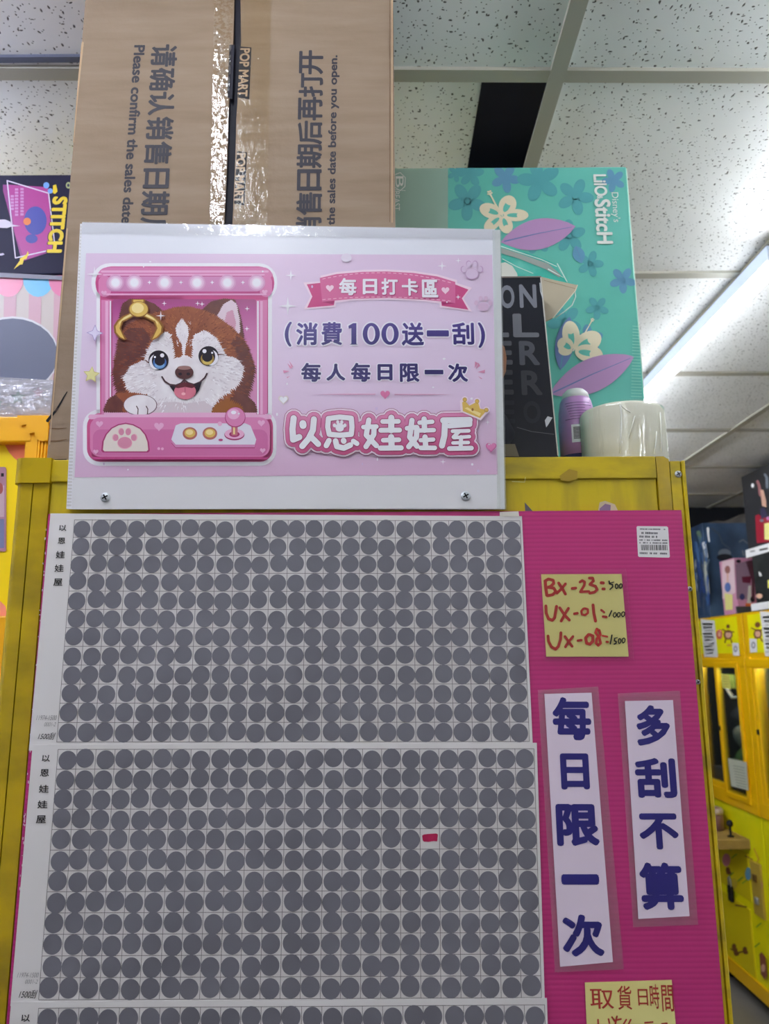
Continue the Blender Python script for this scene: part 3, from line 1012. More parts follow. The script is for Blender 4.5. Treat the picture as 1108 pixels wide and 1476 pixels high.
# combed fur
hair = random.Random(77)
def inside(pts, x, y):
    r_, j = False, len(pts) - 1
    for i in range(len(pts)):
        (xi, yi), (xj, yj) = pts[i], pts[j]
        if (yi > y) != (yj > y) and x < (xj - xi) * (y - yi) / (yj - yi) + xi:
            r_ = not r_
        j = i
    return r_
a.up()
FA, FB, FC, FD = PK('fur_light', (172, 104, 66)), PK('fur_shadow', (112, 58, 46)), PK('fur_grey', (212, 200, 208)), PK('fur_bright', (246, 241, 246))
for k in range(1500):
    x, y = hair.uniform(250, 950), hair.uniform(460, 970)
    if not inside(head, x, y):
        continue
    white = inside(face, x, y) or (abs(x - 600) < 34 and 520 < y < 700)
    if white and (abs(x - 602) < 130 and y > 650 and y < 900):
        continue
    dx, dy = x - 602, y - 760
    l = math.hypot(dx, dy) or 1
    dx, dy = dx / l + hair.uniform(-0.25, 0.25), dy / l * 0.7 + 0.18
    ln, wd = hair.uniform(14, 30), hair.uniform(2.0, 4.0)
    side = (x < 420 and y > 520) or x > 850
    mat = (FC if hair.random() < 0.6 else FD) if white else ((FB if hair.random() < 0.4 else PK('fur_mid', (128, 72, 56))) if side else (FA if hair.random() < 0.5 else FB))
    a.off += 2e-7
    a.add([a.P(x - dy * wd, y + dx * wd), a.P(x + dx * ln, y + dy * ln), a.P(x + dy * wd, y - dx * wd)], [(0, 1, 2)], mat)
# legs
a.poly(fur([(204, 968), (226, 912), (280, 880), (350, 880), (420, 890), (400, 940), (320, 972)], 14, 12), BRN)
a.poly(fur([(204, 968), (226, 912), (262, 890), (300, 930), (290, 972)], 12, 13), BRN_D)
a.poly(fur([(738, 974), (760, 938), (820, 908), (900, 900), (945, 930), (955, 974)], 14, 14), PK('arm_brown', (146, 88, 46)))
a.poly(fur([(830, 905), (900, 885), (950, 930), (957, 974), (900, 972), (890, 935)], 12, 15), BRN_D)
a.rect(205, 977, 958, 990, PINK_L)
a.ell(385, 940, 84, 53, PK('paw_outline', (122, 96, 108))); a.ell(384, 939, 80, 50, CREAM_F)
a.stroke([(372, 988), (374, 960), (366, 945)], 5, NOSE); a.stroke([(420, 984), (422, 960), (414, 945)], 5, NOSE)
# eyes
for cx, cy, iris, dx, dy in ((475, 718, BLUE, 6, 12), (722, 697, AMB, -6, 14)):
    a.ell(cx, cy, 50, 49, INK)
    a.ell(cx + (-10 if dx > 0 else 12), cy + 8, 36, 38, WHT)
    a.ell(cx + dx * 0.8, cy + 2, 38, 42, INK)
    a.ell(cx + dx, cy + dy, 33, 31, iris)
    a.ell(cx + dx, cy + dy + 12, 24, 16, PK('iris_light_%d' % int(dx > 0), (126, 168, 214) if dx > 0 else (206, 180, 100)))
    a.ell(cx + dx, cy + dy - 10, 26, 25, INK)
    a.ell(cx + (18 if dx > 0 else -20), cy - 24, 10, 10, WHT); a.ell(cx - 18 if dx > 0 else cx + 18, cy - 16, 5, 5, WHT)
a.stroke([(425, 730), (412, 718), (402, 716)], 6, BRN_D, w1=2); a.stroke([(768, 690), (784, 688), (800, 690)], 6, BRN_D, w1=2)
# muzzle
a.stroke([(492, 800), (506, 822), (530, 838), (560, 842), (585, 832), (602, 815), (622, 830), (650, 838), (680, 826), (704, 804), (714, 784)], 8, PK('mouth_line', (74, 48, 56)))
a.poly([(528, 842), (560, 846), (602, 826), (645, 840), (690, 822), (676, 866), (652, 896), (610, 914), (572, 900), (548, 872)], INK)
a.ell(606, 872, 54, 40, TONG)
a.poly([(552, 850), (570, 842), (602, 824), (640, 838), (660, 848), (640, 856), (606, 850), (572, 856)], MOUTH)
a.stroke([(606, 850), (606, 876)], 4, PK('tongue_line', (172, 84, 108)))
a.ell(598, 884, 10, 7, PK('tongue_light', (232, 176, 186)))
a.ell(602, 778, 46, 33, NOSE); a.ell(602, 755, 34, 10, PK('nose_light', (150, 112, 108))); a.ell(582, 786, 9, 7, INK); a.ell(622, 786, 9, 7, INK)
a.stroke([(602, 808), (602, 822)], 6, NOSE)
a.build('puppy_picture', sign, 'printed brown and white puppy with one blue and one amber eye')

# claw, control desk, stars
a = Art(SGN, 0.0042)
a.crop(90, 310, 3.431)
a.rect(342, 416, 408, 436, GOLD_D, 4); a.rect(350, 418, 400, 430, GOLD, 3)
for s in (-1, 1):
    X = lambda x: 375 + s * (x - 375) if s > 0 else 375 + (375 - x) * 0.98
    arm = [(405, 478), (452, 498), (482, 520), (500, 548), (496, 582), (474, 606), (446, 620), (432, 612), (450, 588), (462, 560), (452, 530), (400, 504)]
    arm2 = [(408, 484), (448, 504), (474, 526), (490, 552), (486, 580), (466, 602), (444, 614), (456, 590), (470, 560), (458, 524), (405, 500)]
    a.poly([(X(x), y) for x, y in arm], GOLD_D); a.poly([(X(x), y) for x, y in arm2], GOLD)
    a.poly([(X(x), y) for x, y in [(412, 488), (446, 506), (470, 530), (474, 545), (458, 522), (410, 498)]], GOLD_L)
a.ell(377, 466, 50, 40, GOLD_D); a.ell(377, 465, 45, 36, GOLD); a.ell(372, 460, 30, 25, GOLD_L)
a.star(486, 498, 24, WHT, 4, 0.2)
a.rect(128, 986, 1034, 1010, PINK_L, 12); a.rect(136, 1000, 1026, 1195, PINK, 50)
a.rect(150, 1060, 1015, 1190, PK('desk_mid', (200, 108, 158)), 40)
a.rect(150, 1196, 1015, 1208, PINK_D, 6)
dome = [(192, 1166), (196, 1120), (212, 1084), (240, 1052), (275, 1034), (312, 1027), (350, 1034), (388, 1054), (414, 1086), (428, 1124), (432, 1166), (424, 1174), (200, 1174)]
a.poly(dome, ROSE_D); a.poly([(312 + (x - 312) * 0.93, 1104 + (y - 1104) * 0.92) for x, y in dome], CREAMP)
a.paw(308, 1106, 60, PK('paw_edge', (226, 168, 184))); a.paw(308, 1106, 55, PK('paw_pink', (206, 132, 158)))
desk = [(560, 1040), (585, 1030), (905, 1030), (930, 1042), (958, 1110), (950, 1135), (560, 1135), (538, 1110)]
a.poly([(x, y + 18) for x, y in desk], ROSE_D); a.poly([(x, y + 14) for x, y in desk], PK('desk_side', (204, 134, 178))); a.poly(desk, PK('desk_white', (226, 220, 234)))
for x in (630, 729):
    a.ell(x, 1080, 36, 31, PK('button_ring', (172, 96, 92))); a.ell(x, 1078, 27, 22, GOLD); a.ell(x - 2, 1074, 18, 13, GOLD_L)
a.ell(850, 1086, 50, 28, ROSE_D); a.ell(850, 1082, 48, 25, PINK_L); a.ell(850, 1084, 26, 14, ROSE_D)
a.rect(835, 1030, 866, 1090, PK('stick', (190, 110, 120)), 6); a.rect(844, 1034, 853, 1084, GOLD_L)
a.ell(854, 1000, 51, 50, ROSE_D); a.ell(854, 998, 48, 47, PINK); a.ell(846, 984, 30, 26, PINK_L); a.ell(846, 976, 13, 9, WHT); a.ell(872, 982, 5, 4, WHT)
a.ell(778, 1032, 11, 11, PINK_L); a.ell(782, 1112, 11, 6, PINK_D)
for x, y, r in ((183, 1033, 18), (477, 1045, 24), (983, 1028, 18), (165, 1170, 13), (990, 1164, 14)):
    a.heart(x, y, r, PINK_L)
a.ell(476, 1155, 7, 7, PINK_L); a.ell(494, 1156, 7, 7, PINK_L)
for x, y, r in ((160, 583, 42),):
    a.star(x, y, r, PK('star_edge', (172, 150, 200)), 4, 0.42, -88); a.star(x, y, r * 0.84, PK('star_lilac', (222, 212, 236)), 4, 0.42, -88)
a.star(143, 790, 43, PK('star_gold_edge', (200, 186, 120)), 5, 0.5, -84); a.star(143, 790, 36, PK('star_yellow', (226, 218, 156)), 5, 0.5, -84)
a.build('claw_and_controls_picture', sign, 'printed golden claw, joystick, buttons and paw window')

# lettering side
a = Art(SGN, 0.0012)
a.crop(390, 310, 3.166)
def ribbon(grow, mat):
    g = grow
    a.poly([(165 - 2 * g, 316 - g), (228, 310 - g), (228, 285 - g), (300, 268 - g), (420, 258 - g), (530, 256 - g), (650, 263 - g), (760, 279 - g), (842 + g, 304 - g), (842 + g, 318 - g), (902 + 2 * g, 340 - g), (872 + g, 380), (902 + 2 * g, 432 + g), (780 - g, 414 + g), (778 - g, 396 + g), (700, 386 + g), (540, 378 + g), (380, 382 + g), (290 + g, 392 + g), (288 + g, 412 + g), (166 - 2 * g, 423 + g), (190 - g, 372)], mat)
ribbon(8, PK('ribbon_edge', (242, 216, 232)))
TAIL = PK('ribbon_tail', (194, 78, 128)); BAND = PK('ribbon', (208, 108, 152))
a.poly([(165, 316), (240, 308), (292, 392), (288, 412), (166, 423), (190, 372)], TAIL)
a.poly([(830, 312), (902, 340), (872, 380), (902, 432), (780, 414), (778, 390)], TAIL)
a.poly([(235, 396), (292, 388), (288, 408)], ROSE_D); a.poly([(778, 396), (842, 402), (784, 410)], ROSE_D)
a.poly([(224, 287), (300, 269), (420, 259), (530, 257), (650, 264), (760, 280), (842, 305), (842, 402), (700, 386), (540, 378), (380, 382), (235, 396)], BAND)
for k in range(24):
    t = k / 24
    def curve(t, y0, y1, sag):
        return 236 + (832 - 236) * t, y0 + (y1 - y0) * t - sag * 4 * t * (1 - t)
    for (y0, y1, sag) in ((292, 312, 38), (386, 394, 16)):
        (x0, q0), (x1, q1) = curve(t, y0, y1, sag), curve(t + 0.024, y0, y1, sag)
        a.stroke([(x0, q0), (x1, q1)], 3.2, PK('stitch_thread', (236, 182, 208)), same=True, cap=False)
a.heart(270, 333, 18, PK('ribbon_heart', (240, 206, 222))); a.heart(797, 343, 18, PK('ribbon_heart', None)); a.star(855, 374, 12, WHT, 4, 0.25)
for ch, x0, y0, x1, y1 in (('每', 312, 287, 392, 366), ('日', 420, 291, 486, 362), ('打', 505, 288, 580, 364), ('卡', 598, 290, 672, 368), ('區', 690, 294, 764, 376)):
    a.text(ch, x0 + 3, y0 + 3, x1 + 3, y1 + 3, ROSE_D, 0.02); a.text(ch, x0, y0, x1, y1, WHT, 0.032)
a.build('ribbon_title', sign, 'rose ribbon with white characters')
a = Art(SGN, 0.0013)
a.crop(390, 310, 3.166)
# two lines of dark blue writing
NVY = M_grad('print_navy', 0.10, 0.19, [(0.0, (52, 40, 104)), (0.45, (44, 34, 96)), (0.6, (40, 32, 100)), (1.0, (86, 70, 142))], 0.32, 0.4)
L2 = [('(', 64, 487, 96, 600, 0.03), ('消', 116, 490, 214, 594, 0.03), ('費', 231, 488, 326, 594, 0.024), ('送', 597, 490, 699, 596, 0.03), ('一', 712, 526, 813, 554, 0.02), ('刮', 828, 490, 928, 592, 0.03), (')', 946, 490, 978, 606, 0.03)]
L3 = [('每', 139, 674, 230, 761, 0.034), ('人', 254, 678, 341, 756, 0.042), ('每', 366, 674, 456, 761, 0.034), ('日', 487, 680, 556, 755, 0.042), ('限', 589, 677, 679, 762, 0.034), ('一', 702, 706, 788, 727, 0.02), ('次', 809, 677, 900, 762, 0.04)]
for ch, x0, y0, x1, y1, b in L2 + L3:
    g = 6 if y0 < 600 else 4
    a.text(ch, x0 - g, y0 - g, x1 + g, y1 + g, PK('letter_halo', (238, 232, 244)), b + 0.07, same=True)
a.up(3)
for ch, x0, y0, x1, y1, b in L2 + L3:
    a.text(ch, x0, y0, x1, y1, NVY, b, same=True)
def digit0(x0, y0, x1, y1, mat, g=0.0):
    a.up(1)
    n, cx, cy, rx, ry = 40, (x0 + x1) / 2, (y0 + y1) / 2, (x1 - x0) / 2, (y1 - y0) / 2
    vs, fs = [], []
    for k in range(n):
        t = 2 * math.pi * k / n
        c_, s_ = math.cos(t), math.sin(t)
        vs += [a.P(cx + (rx + g) * c_, cy + (ry + g) * s_), a.P(cx + max(2, rx * 0.46 - g) * c_, cy + max(2, ry * 0.72 - g) * s_)]
    for k in range(n):
        k2 = (k + 1) % n
        fs.append((2 * k, 2 * k2, 2 * k2 + 1, 2 * k + 1))
    a.add(vs, fs, mat)
one = [(354, 506), (376, 493), (391, 493), (391, 586), (396, 591), (362, 591), (368, 586), (368, 516), (356, 518)]
a.poly([(374 + (x - 374) * 1.32, 542 + (y - 542) * 1.12) for x, y in one], PK('letter_halo', None))
for q in ((420, 492, 498, 592), (505, 492, 584, 592)):
    digit0(*q, PK('letter_halo', None), 6)
a.poly(one, NVY)
for q in ((420, 492, 498, 592), (505, 492, 584, 592)):
    digit0(*q, NVY)
a.build('navy_lettering', sign, 'two lines of navy characters')
a = Art(SGN, 0.0013)
a.crop(390, 310, 3.166)
SPK = PK('spark', (214, 142, 176))
for pts in (((84, 664), (104, 694), (94, 692)), ((76, 676), (100, 698), (88, 700)), ((56, 708), (86, 712), (60, 722)), ((72, 740), (90, 734), (76, 744)), ((932, 668), (930, 700), (946, 676)), ((948, 674), (936, 702), (956, 688)), ((978, 706), (944, 716), (976, 722)), ((966, 746), (944, 734), (960, 748))):
    a.poly(pts, SPK)
DIV = PK('divider', (214, 160, 190))
a.poly([(190, 818), (340, 815), (478, 815), (478, 820), (340, 820)], DIV); a.poly([(565, 816), (700, 816), (835, 819), (700, 821), (565, 821)], DIV)
a.heart(522, 818, 22, PK('heart_pink', (216, 122, 166)))
a.heart(58, 842, 24, PK('heart_cream', (222, 208, 206))); a.heart(58, 842, 18, WHT)
for x, y, r in ((78, 415, 42), (92, 275, 26), (782, 232, 22), (786, 1126, 14), (990, 945, 12), (856, 208, 14)):
    a.star(x, y, r, WHT, 4, 0.2)
a.ell(345, 195, 24, 20, PK('bubble', (228, 216, 232)))
a.paw(918, 252, 50, PK('paw_line', (200, 162, 200))); a.paw(918, 252, 45, PK('paw_fill', (220, 196, 222)))
a.paw(970, 405, 40, PK('paw_faint', (216, 184, 212)))
a.build('ornaments', sign, 'small hearts, sparkles and paw prints')

# shop name in fat white letters
a = Art(SGN, 0.0022)
T1, T2 = (400, 500, 6.925), (550, 500, 6.156)
ST = [(T1, [(160, 712), (148, 820), (155, 925), (215, 900)], 60), (T1, [(252, 765), (254, 785)], 66), (T1, [(362, 722), (352, 830), (310, 915), (246, 990)], 58), (T1, [(335, 900), (405, 970)], 56),
      (T1, [(506, 715), (620, 700), (735, 712), (742, 800), (735, 872), (620, 882), (515, 872), (500, 800), (506, 715)], 50),
      (T1, [(512, 935), (486, 985)], 52), (T1, [(578, 940), (592, 995), (660, 1010), (725, 980)], 54), (T1, [(658, 935), (660, 940)], 54), (T1, [(755, 940), (792, 965)], 46),
      (T1, [(910, 730), (884, 880), (985, 985)], 50), (T1, [(962, 800), (960, 875), (882, 995)], 50), (T1, [(856, 800), (985, 795)], 44),
      (T2, [(85, 628), (84, 740)], 52), (T2, [(84, 800), (88, 890)], 52), (T2, [(8, 662), (148, 660)], 40), (T2, [(-8, 740), (158, 738)], 42), (T2, [(14, 828), (152, 824)], 40), (T2, [(-12, 898), (172, 896)], 44),
      (T2, [(268, 652), (248, 800), (312, 880)], 46), (T2, [(312, 720), (308, 800), (240, 885)], 46), (T2, [(224, 722), (312, 712)], 40),
      (T2, [(376, 640), (380, 740)], 46), (T2, [(384, 800), (390, 890)], 46), (T2, [(335, 672), (448, 664)], 38), (T2, [(340, 742), (462, 738)], 38), (T2, [(345, 828), (458, 822)], 36), (T2, [(346, 896), (470, 896)], 40),
      (T2, [(545, 652), (780, 648)], 52), (T2, [(782, 652), (782, 688), (600, 702)], 42), (T2, [(562, 660), (555, 790), (534, 875)], 52),
      (T2, [(628, 748), (772, 744)], 32), (T2, [(690, 748), (636, 800)], 32), (T2, [(640, 806), (778, 796)], 30), (T2, [(632, 852), (768, 848)], 30), (T2, [(704, 800), (700, 895)], 34), (T2, [(600, 902), (796, 898)], 40)]
for grow, mat in ((19, PK('title_rim', (150, 70, 112))), (17.5, PK('title_white_rim', (240, 220, 234))), (13, ROSE_D), (12, M_grad('title_pink', 0.03, 0.09, [(0.0, (190, 62, 110)), (0.5, (196, 88, 136)), (1.0, (214, 130, 172))], 0.32, 0.4))):
    a.up()
    for cr, pts, w in ST:
        a.crop(*cr)
        a.stroke(pts, w + grow * cr[2], mat, same=True)
# filling between the strokes
for mat in ():
    pass
a.up()
for cr, pts, w in ST:
    a.crop(*cr)
    a.stroke(pts, w + 2.4 * cr[2], ROSE_D, same=True)
a.up()
for cr, pts, w in ST:
    a.crop(*cr)
    a.stroke(pts, w * 1.06, PK('title_letter', (236, 234, 240)), same=True)
a.crop(*T1); a.ell(620, 795, 40, 34, WHT)
a.paw(620, 790, 66, WHT)
a.crop(*T2)
crown = [(720, 570), (714, 492), (738, 478), (778, 522), (828, 496), (852, 480), (872, 548), (918, 556), (930, 566), (872, 632)]
a.poly([(830 + (x - 830) * 1.18, 550 + (y - 550) * 1.24) for x, y in crown], PK('crown_rim', (242, 222, 232)))
for x, y in ((737, 468), (846, 482), (928, 560)):
    a.ell(x, y, 30, 30, PK('crown_rim', None), same=True)
a.poly(crown, GOLD)
a.poly([(735, 545), (760, 535), (800, 560), (850, 575), (880, 590), (866, 616)], GOLD_L)
for x, y in ((737, 468), (846, 482), (928, 560)):
    a.ell(x, y, 19, 19, GOLD_D); a.ell(x, y, 16, 16, GOLD)
a.ell(806, 556, 10, 13, GOLD_D)
a.heart(970, 888, 47, PINK_D); a.heart(970, 886, 42, PINK); a.ell(952, 866, 8, 6, WHT)
a.build('shop_name', sign, 'fat white shop name on a rose cloud with a crown')
slab([(709.5, 332), (722, 331), (729.5, 734.5), (716.5, 733)], 0.0036, 0.0002, M_clear('sign_film', (252, 254, 252), 0.06, 0.15, 0.4, (60, 60, 60), haze=0.08), 'clear_film_edge')
slab([(118.5, 319.5), (722, 330.0), (722.5, 345), (117.6, 336)], 0.0014, 0.0002, M_clear('sign_top_film', (254, 254, 254), 0.03, 0.09, 0.5, (50, 30, 90)), 'clear_film_top')
for px, py in ((152, 717), (671, 715)):
    p = SGN.at(px, py)
    screw(px, py, p.y - 0.0008, sign, 0.0046)

# ------------------------------------------------------------------ tall brown carton
CARD = M_noise('brown_cardboard', (146, 127, 109), (134, 114, 95), (10, 10, 70), 8, 0.32, 0.7, 0.75, 0.15, 0.18, 150)
CARD_D = M_noise('dark_cardboard', (122, 96, 74), (104, 80, 60), (14, 14, 40), 4, rough=0.8, spec=0.1)
CARD_E = M('cardboard_edge', (182, 154, 124), 0.8, 0.1)
PRINT = M('carton_print', (56, 54, 62), 0.6, 0.2)
TAPE_N = M('navy_tape_print', (22, 21, 36), 0.6, 0.2)
TAPE2 = M_clear('clear_tape_flat', (252, 248, 238), 0.02, 0.16, 0.2, (150, 60, 90))
CY = 0.716
pc = FRONT(CY)
cx0, cx1 = pc.at(103, 240).x, pc.at(566.5, 0).x
cz0, cz1 = ZT + 0.0003, 2.375
carton = thing('cardboard_carton', 'tall brown cardboard carton with taped seam and black print behind the puppy sign', 'carton', ((cx0 + cx1) / 2, CY + 0.15, cz0))
gapL = lambda z: 0
b = MB().box(cx0, cx1, CY + 0.0045, CY + 0.32, cz0, cz1, CARD, 0.003)
b.build('body', carton)
# two flaps meeting at the dark seam, their inner edges a little wavy
def flap(side):
    pts = []
    if side < 0:
        edge = [(338, -80), (337.5, 0), (336, 60), (331, 120), (328.5, 170), (327, 230), (323.5, 300), (321, 360), (318, 460), (314, 700)]
        inner = [pc.at(x, y) for x, y in edge]
        outer = [Vector((cx0, CY, p.z)) for p in inner]
    else:
        edge = [(347, -80), (346.5, 0), (347.5, 60), (344, 120), (340.5, 170), (339, 230), (336, 300), (333, 360), (329, 460), (325, 700)]
        inner = [pc.at(x, y) for x, y in edge]
        outer = [Vector((cx1, CY, p.z)) for p in inner]
    z = [max(cz0 + 0.001, min(cz1, p.z)) for p in inner]
    loop = [Vector((p.x, CY, q)) for p, q in zip(inner, z)] + [Vector((p.x, CY, q)) for p, q in reversed(list(zip(outer, z)))]
    MB().prism(loop, [p + Vector((0, 0.004, 0)) for p in loop], CARD).build('flap', carton)
flap(-1); flap(1)
a = Art(FRONT(CY + 0.0044), 0.0002)
a.poly([(330, -60), (356, -60), (340, 360), (312, 360)], TAPE_N)
a.build('seam_tape_print', carton, 'dark navy tape showing in the gap between the flaps')
# print
a = Art(pc, 0.0002)
a.crop(180, 60, 5.677)
for ch, x0, y0, x1, y1 in (('请', 213, 22, 428, 206), ('确', 200, 214, 412, 400), ('认', 190, 410, 405, 604), ('销', 173, 614, 398, 802), ('售', 160, 816, 384, 1003), ('日', 148, 1036, 362, 1200), ('期', 133, 1222, 362, 1418), ('后', 120, 1436, 350, 1630)):
    a.text(ch, x0, y0, x1, y1, PRINT, 0.026, rot=90)
def eng(txt, x0, x1, y0, y1, dx, rot, mat=PRINT):
    """a line of words that drifts sideways by dx over its length"""
    a.up()
    vs, fs = glyphs(txt, 0.03)
    out = []
    for u, v in vs:
        t = u if rot == 90 else 1 - u
        x = (x0 + v * (x1 - x0)) if rot == 90 else (x1 - v * (x1 - x0))
        out.append(a.P(x + dx * t, y0 + t * (y1 - y0)))
    m = len(out) // 9
    out = [p + Vector((0, -3e-6 * (i // m), 0)) for i, p in enumerate(out)]
    a.off += 3e-5
    a.add(out, fs, mat)
a.build('printed_lettering', carton, 'black lettering printed sideways, reading down')
a = Art(pc, 0.0002)
a.crop(180, 60, 5.677)
eng('Please confirm the sales date before', 76, 166, 28, 1860, -135, 90)
a.build('printed_lettering', carton, 'black English line reading down')
a = Art(pc, 0.0002)
a.crop(300, 40, 5.27)
for ch, x0, y0, x1, y1 in (('开', 690, 170, 874, 354), ('打', 688, 344, 872, 526), ('再', 682, 524, 868, 704), ('后', 680, 706, 866, 886), ('期', 672, 886, 864, 1066), ('日', 674, 1074, 862, 1236), ('售', 668, 1250, 864, 1424), ('销', 664, 1434, 862, 1610)):
    a.text(ch, x0, y0, x1, y1, PRINT, 0.026, rot=-90)
a.build('printed_lettering', carton, 'black lettering printed sideways, reading up')
a = Art(pc, 0.0002)
a.crop(300, 40, 5.27)
eng('the sales date before you open.', 920, 1000, 208, 1500, -20, -90)
a.build('printed_lettering', carton, 'black English line reading up')
# logo blocks on the tape
LOGO = M('pale_logo_letters', (172, 146, 124), 0.5, 0.2)
a = Art(pc, 0.0003)
a.crop(300, 40, 5.27)
for pts in ([(248, 142), (328, 150), (312, 545), (226, 530)], [(218, 936), (295, 946), (275, 1350), (196, 1336)]):
    a.poly(pts, TAPE_N)
a.poly([(162, 130), (198, 128), (184, 540), (144, 530)], TAPE_N)
a.text('POP MART', 232, 156, 308, 522, LOGO, 0.03, rot=90, vpx=640)
a.text('POP MART', 204, 952, 276, 1330, LOGO, 0.03, rot=90, vpx=640)
a.build('tape_logo', carton, 'navy blocks with pale letters printed on the packing tape')
def tape_strip(q, mat):
    bm = MB()
    nz = 170
    cols = 6
    vs, fs = [], []
    r = random.Random(5)
    for i in range(nz + 1):
        t = i / nz
        w = math.sin(t * 70) * 0.0002 + r.uniform(-1, 1) * 0.00022
        for j in range(cols + 1):
            s = j / cols
            x = (q[0][0] * (1 - s) + q[1][0] * s) * (1 - t) + (q[3][0] * (1 - s) + q[2][0] * s) * t
            y = (q[0][1] * (1 - s) + q[1][1] * s) * (1 - t) + (q[3][1] * (1 - s) + q[2][1] * s) * t
            vs.append(pc.at(x, y, 0.0010 + w + r.uniform(-1, 1) * (0.00009 if mat is TAPE else 0.00004)))
    for i in range(nz):
        for j in range(cols):
            k = i * (cols + 1) + j
            fs.append((k, k + 1, k + cols + 2, k + cols + 1))
    bm.add(vs, fs, mat, True)
    bm.build('packing_tape', carton, 'glossy clear packing tape along the seam')
tape_strip([(309.5, -40), (337.5, -40), (322, 340), (302, 340)], TAPE)
tape_strip([(348.5, -40), (391, -40), (384.5, 340), (336.5, 340)], TAPE2)
# crushed corner at the lower left, pale bruised edges
a = Art(pc, 0.0003)
a.crop(60, 520, 8.2)
a.stroke([(70, 708), (110, 655), (170, 590), (230, 490), (262, 430), (300, 368)], 36, DARK, w1=10)
a.stroke([(170, 590), (190, 560)], 22, M('torn_brown', (70, 52, 44), 0.8), w1=10)
for y0, y1, c in ((745, 735, 0), (800, 795, 1), (950, 930, 1), (1130, 1120, 0)):
    a.stroke([(100, y0), (200, (y0 + y1) / 2 + 6), (292, y1)], 14 if c else 20, CARD_D if c else CARD, w1=8)
a.stroke([(70, 1172), (290, 1166)], 12, DARK)
a.crop(0, 0, 1)
a.stroke([(119, 62), (114.6, 105), (110.5, 150), (106, 205)], 3.4, CARD_E, w1=1.2)
a.stroke([(96.8, 330), (87, 450), (78, 560), (71.5, 640)], 2.4, CARD_E, w1=1.4)
a.stroke([(564.8, -20), (565, 320)], 2.0, CARD_E)
a.stroke([(561.5, -20), (561.5, 320)], 0.7, CARD_D)
a.build('bruised_edge', carton, 'torn crack and pale worn edges of the carton')

# ------------------------------------------------------------------ teal box with flowers
LY = 0.90
pl = FRONT(LY)
lx0, lx1 = cx1 + 0.0015, pl.at(903, 241).x
lz1 = pl.at(735, 241).z
TEAL = M_noise('teal_print', (96, 184, 166), (108, 192, 178), (6, 6, 6), rough=0.35, spec=0.4)
TEALP = M('grey_green_print', (150, 178, 162), 0.35, 0.4)
PETAL = M('blue_green_flower', (86, 162, 166), 0.35, 0.4)
PETAL2 = M('blue_flower', (98, 150, 180), 0.35, 0.4)
IVORY = M('ivory_print', (236, 222, 192), 0.35, 0.4)
LILAC = M('lilac_print', (186, 144, 190), 0.35, 0.4)
LILAC_D = M('slate_lilac', (110, 128, 178), 0.35, 0.4)
lilo = thing('toy_box', 'big teal toy box with cream hibiscus flowers and white lettering', 'box', ((lx0 + lx1) / 2, LY + 0.11, ZT))
MB().box(lx0, lx1, LY, LY + 0.22, ZT + 0.0003, lz1, TEAL, 0.002).build('carton', lilo)
a = Art(pl, 0.0003)
a.poly([(569, 243), (645.5, 242.5), (645, 640), (572, 640)], TEALP)
a.crop(560, 230, 2.995)
a.clip = (10, 36, 1100, 2000)
def flower(cx, cy, r, mat, rot=0, n=5):
    a.up()
    for k in range(n):
        t = math.radians(rot + 360 * k / n)
        a.ell(cx + r * 0.58 * math.cos(t), cy + r * 0.58 * math.sin(t), r * 0.46, r * 0.30, mat, rot=rot + 360 * k / n, n=20, same=True)
    a.ell(cx, cy, r * 0.2, r * 0.2, mat, same=True)
for cx, cy, r, m, q in ((505, 80, 62, PETAL2, 10), (650, 90, 92, PETAL, 40), (340, 180, 82, PETAL, 20), (355, 62, 56, PETAL, 60), (805, 160, 78, PETAL, 5), (970, 90, 50, PETAL2, 30), (290, 60, 36, PETAL, 10),
                        (1010, 520, 56, PETAL2, 15), (780, 330, 70, PETAL, 50), (870, 450, 56, PETAL, 0), (760, 700, 74, PETAL, 25), (860, 780, 66, PETAL2, 50), (900, 640, 50, PETAL, 20), (640, 350, 60, PETAL, 45)):
    flower(cx, cy, r, m, q)
a.stroke([(870, 850), (930, 890), (968, 880), (990, 850)], 6, PETAL)
def hibiscus(cx, cy, r, tip, petals):
    for ang, k, w in petals:
        t = math.radians(ang)
        a.ell(cx + r * 0.62 * k * math.cos(t), cy + r * 0.62 * k * math.sin(t), r * 0.55 * k, r * w, IVORY, rot=ang)
        a.ell(cx + r * 0.55 * k * math.cos(t), cy + r * 0.55 * k * math.sin(t), r * 0.34 * k, r * w * 0.34, TEAL, rot=ang)
        a.ell(cx + r * 0.85 * k * math.cos(t), cy + r * 0.85 * k * math.sin(t), r * 0.2 * k, r * w * 0.55, IVORY, rot=ang)
    mx, my = (cx * 0.45 + tip[0] * 0.55), (cy * 0.5 + tip[1] * 0.5)
    a.stroke([(cx, cy), (mx, my), tip], 9, IVORY, w1=6)
    for k in range(5):
        t = 2 * math.pi * k / 5
        a.ell(tip[0] + 8 * math.cos(t), tip[1] + 8 * math.sin(t), 5, 4, IVORY, n=10)
hibiscus(490, 240, 88, (436, 144), ((200, 1.0, 0.36), (140, 0.95, 0.3), (-62, 0.9, 0.42), (0, 1.1, 0.3), (70, 0.8, 0.34)))
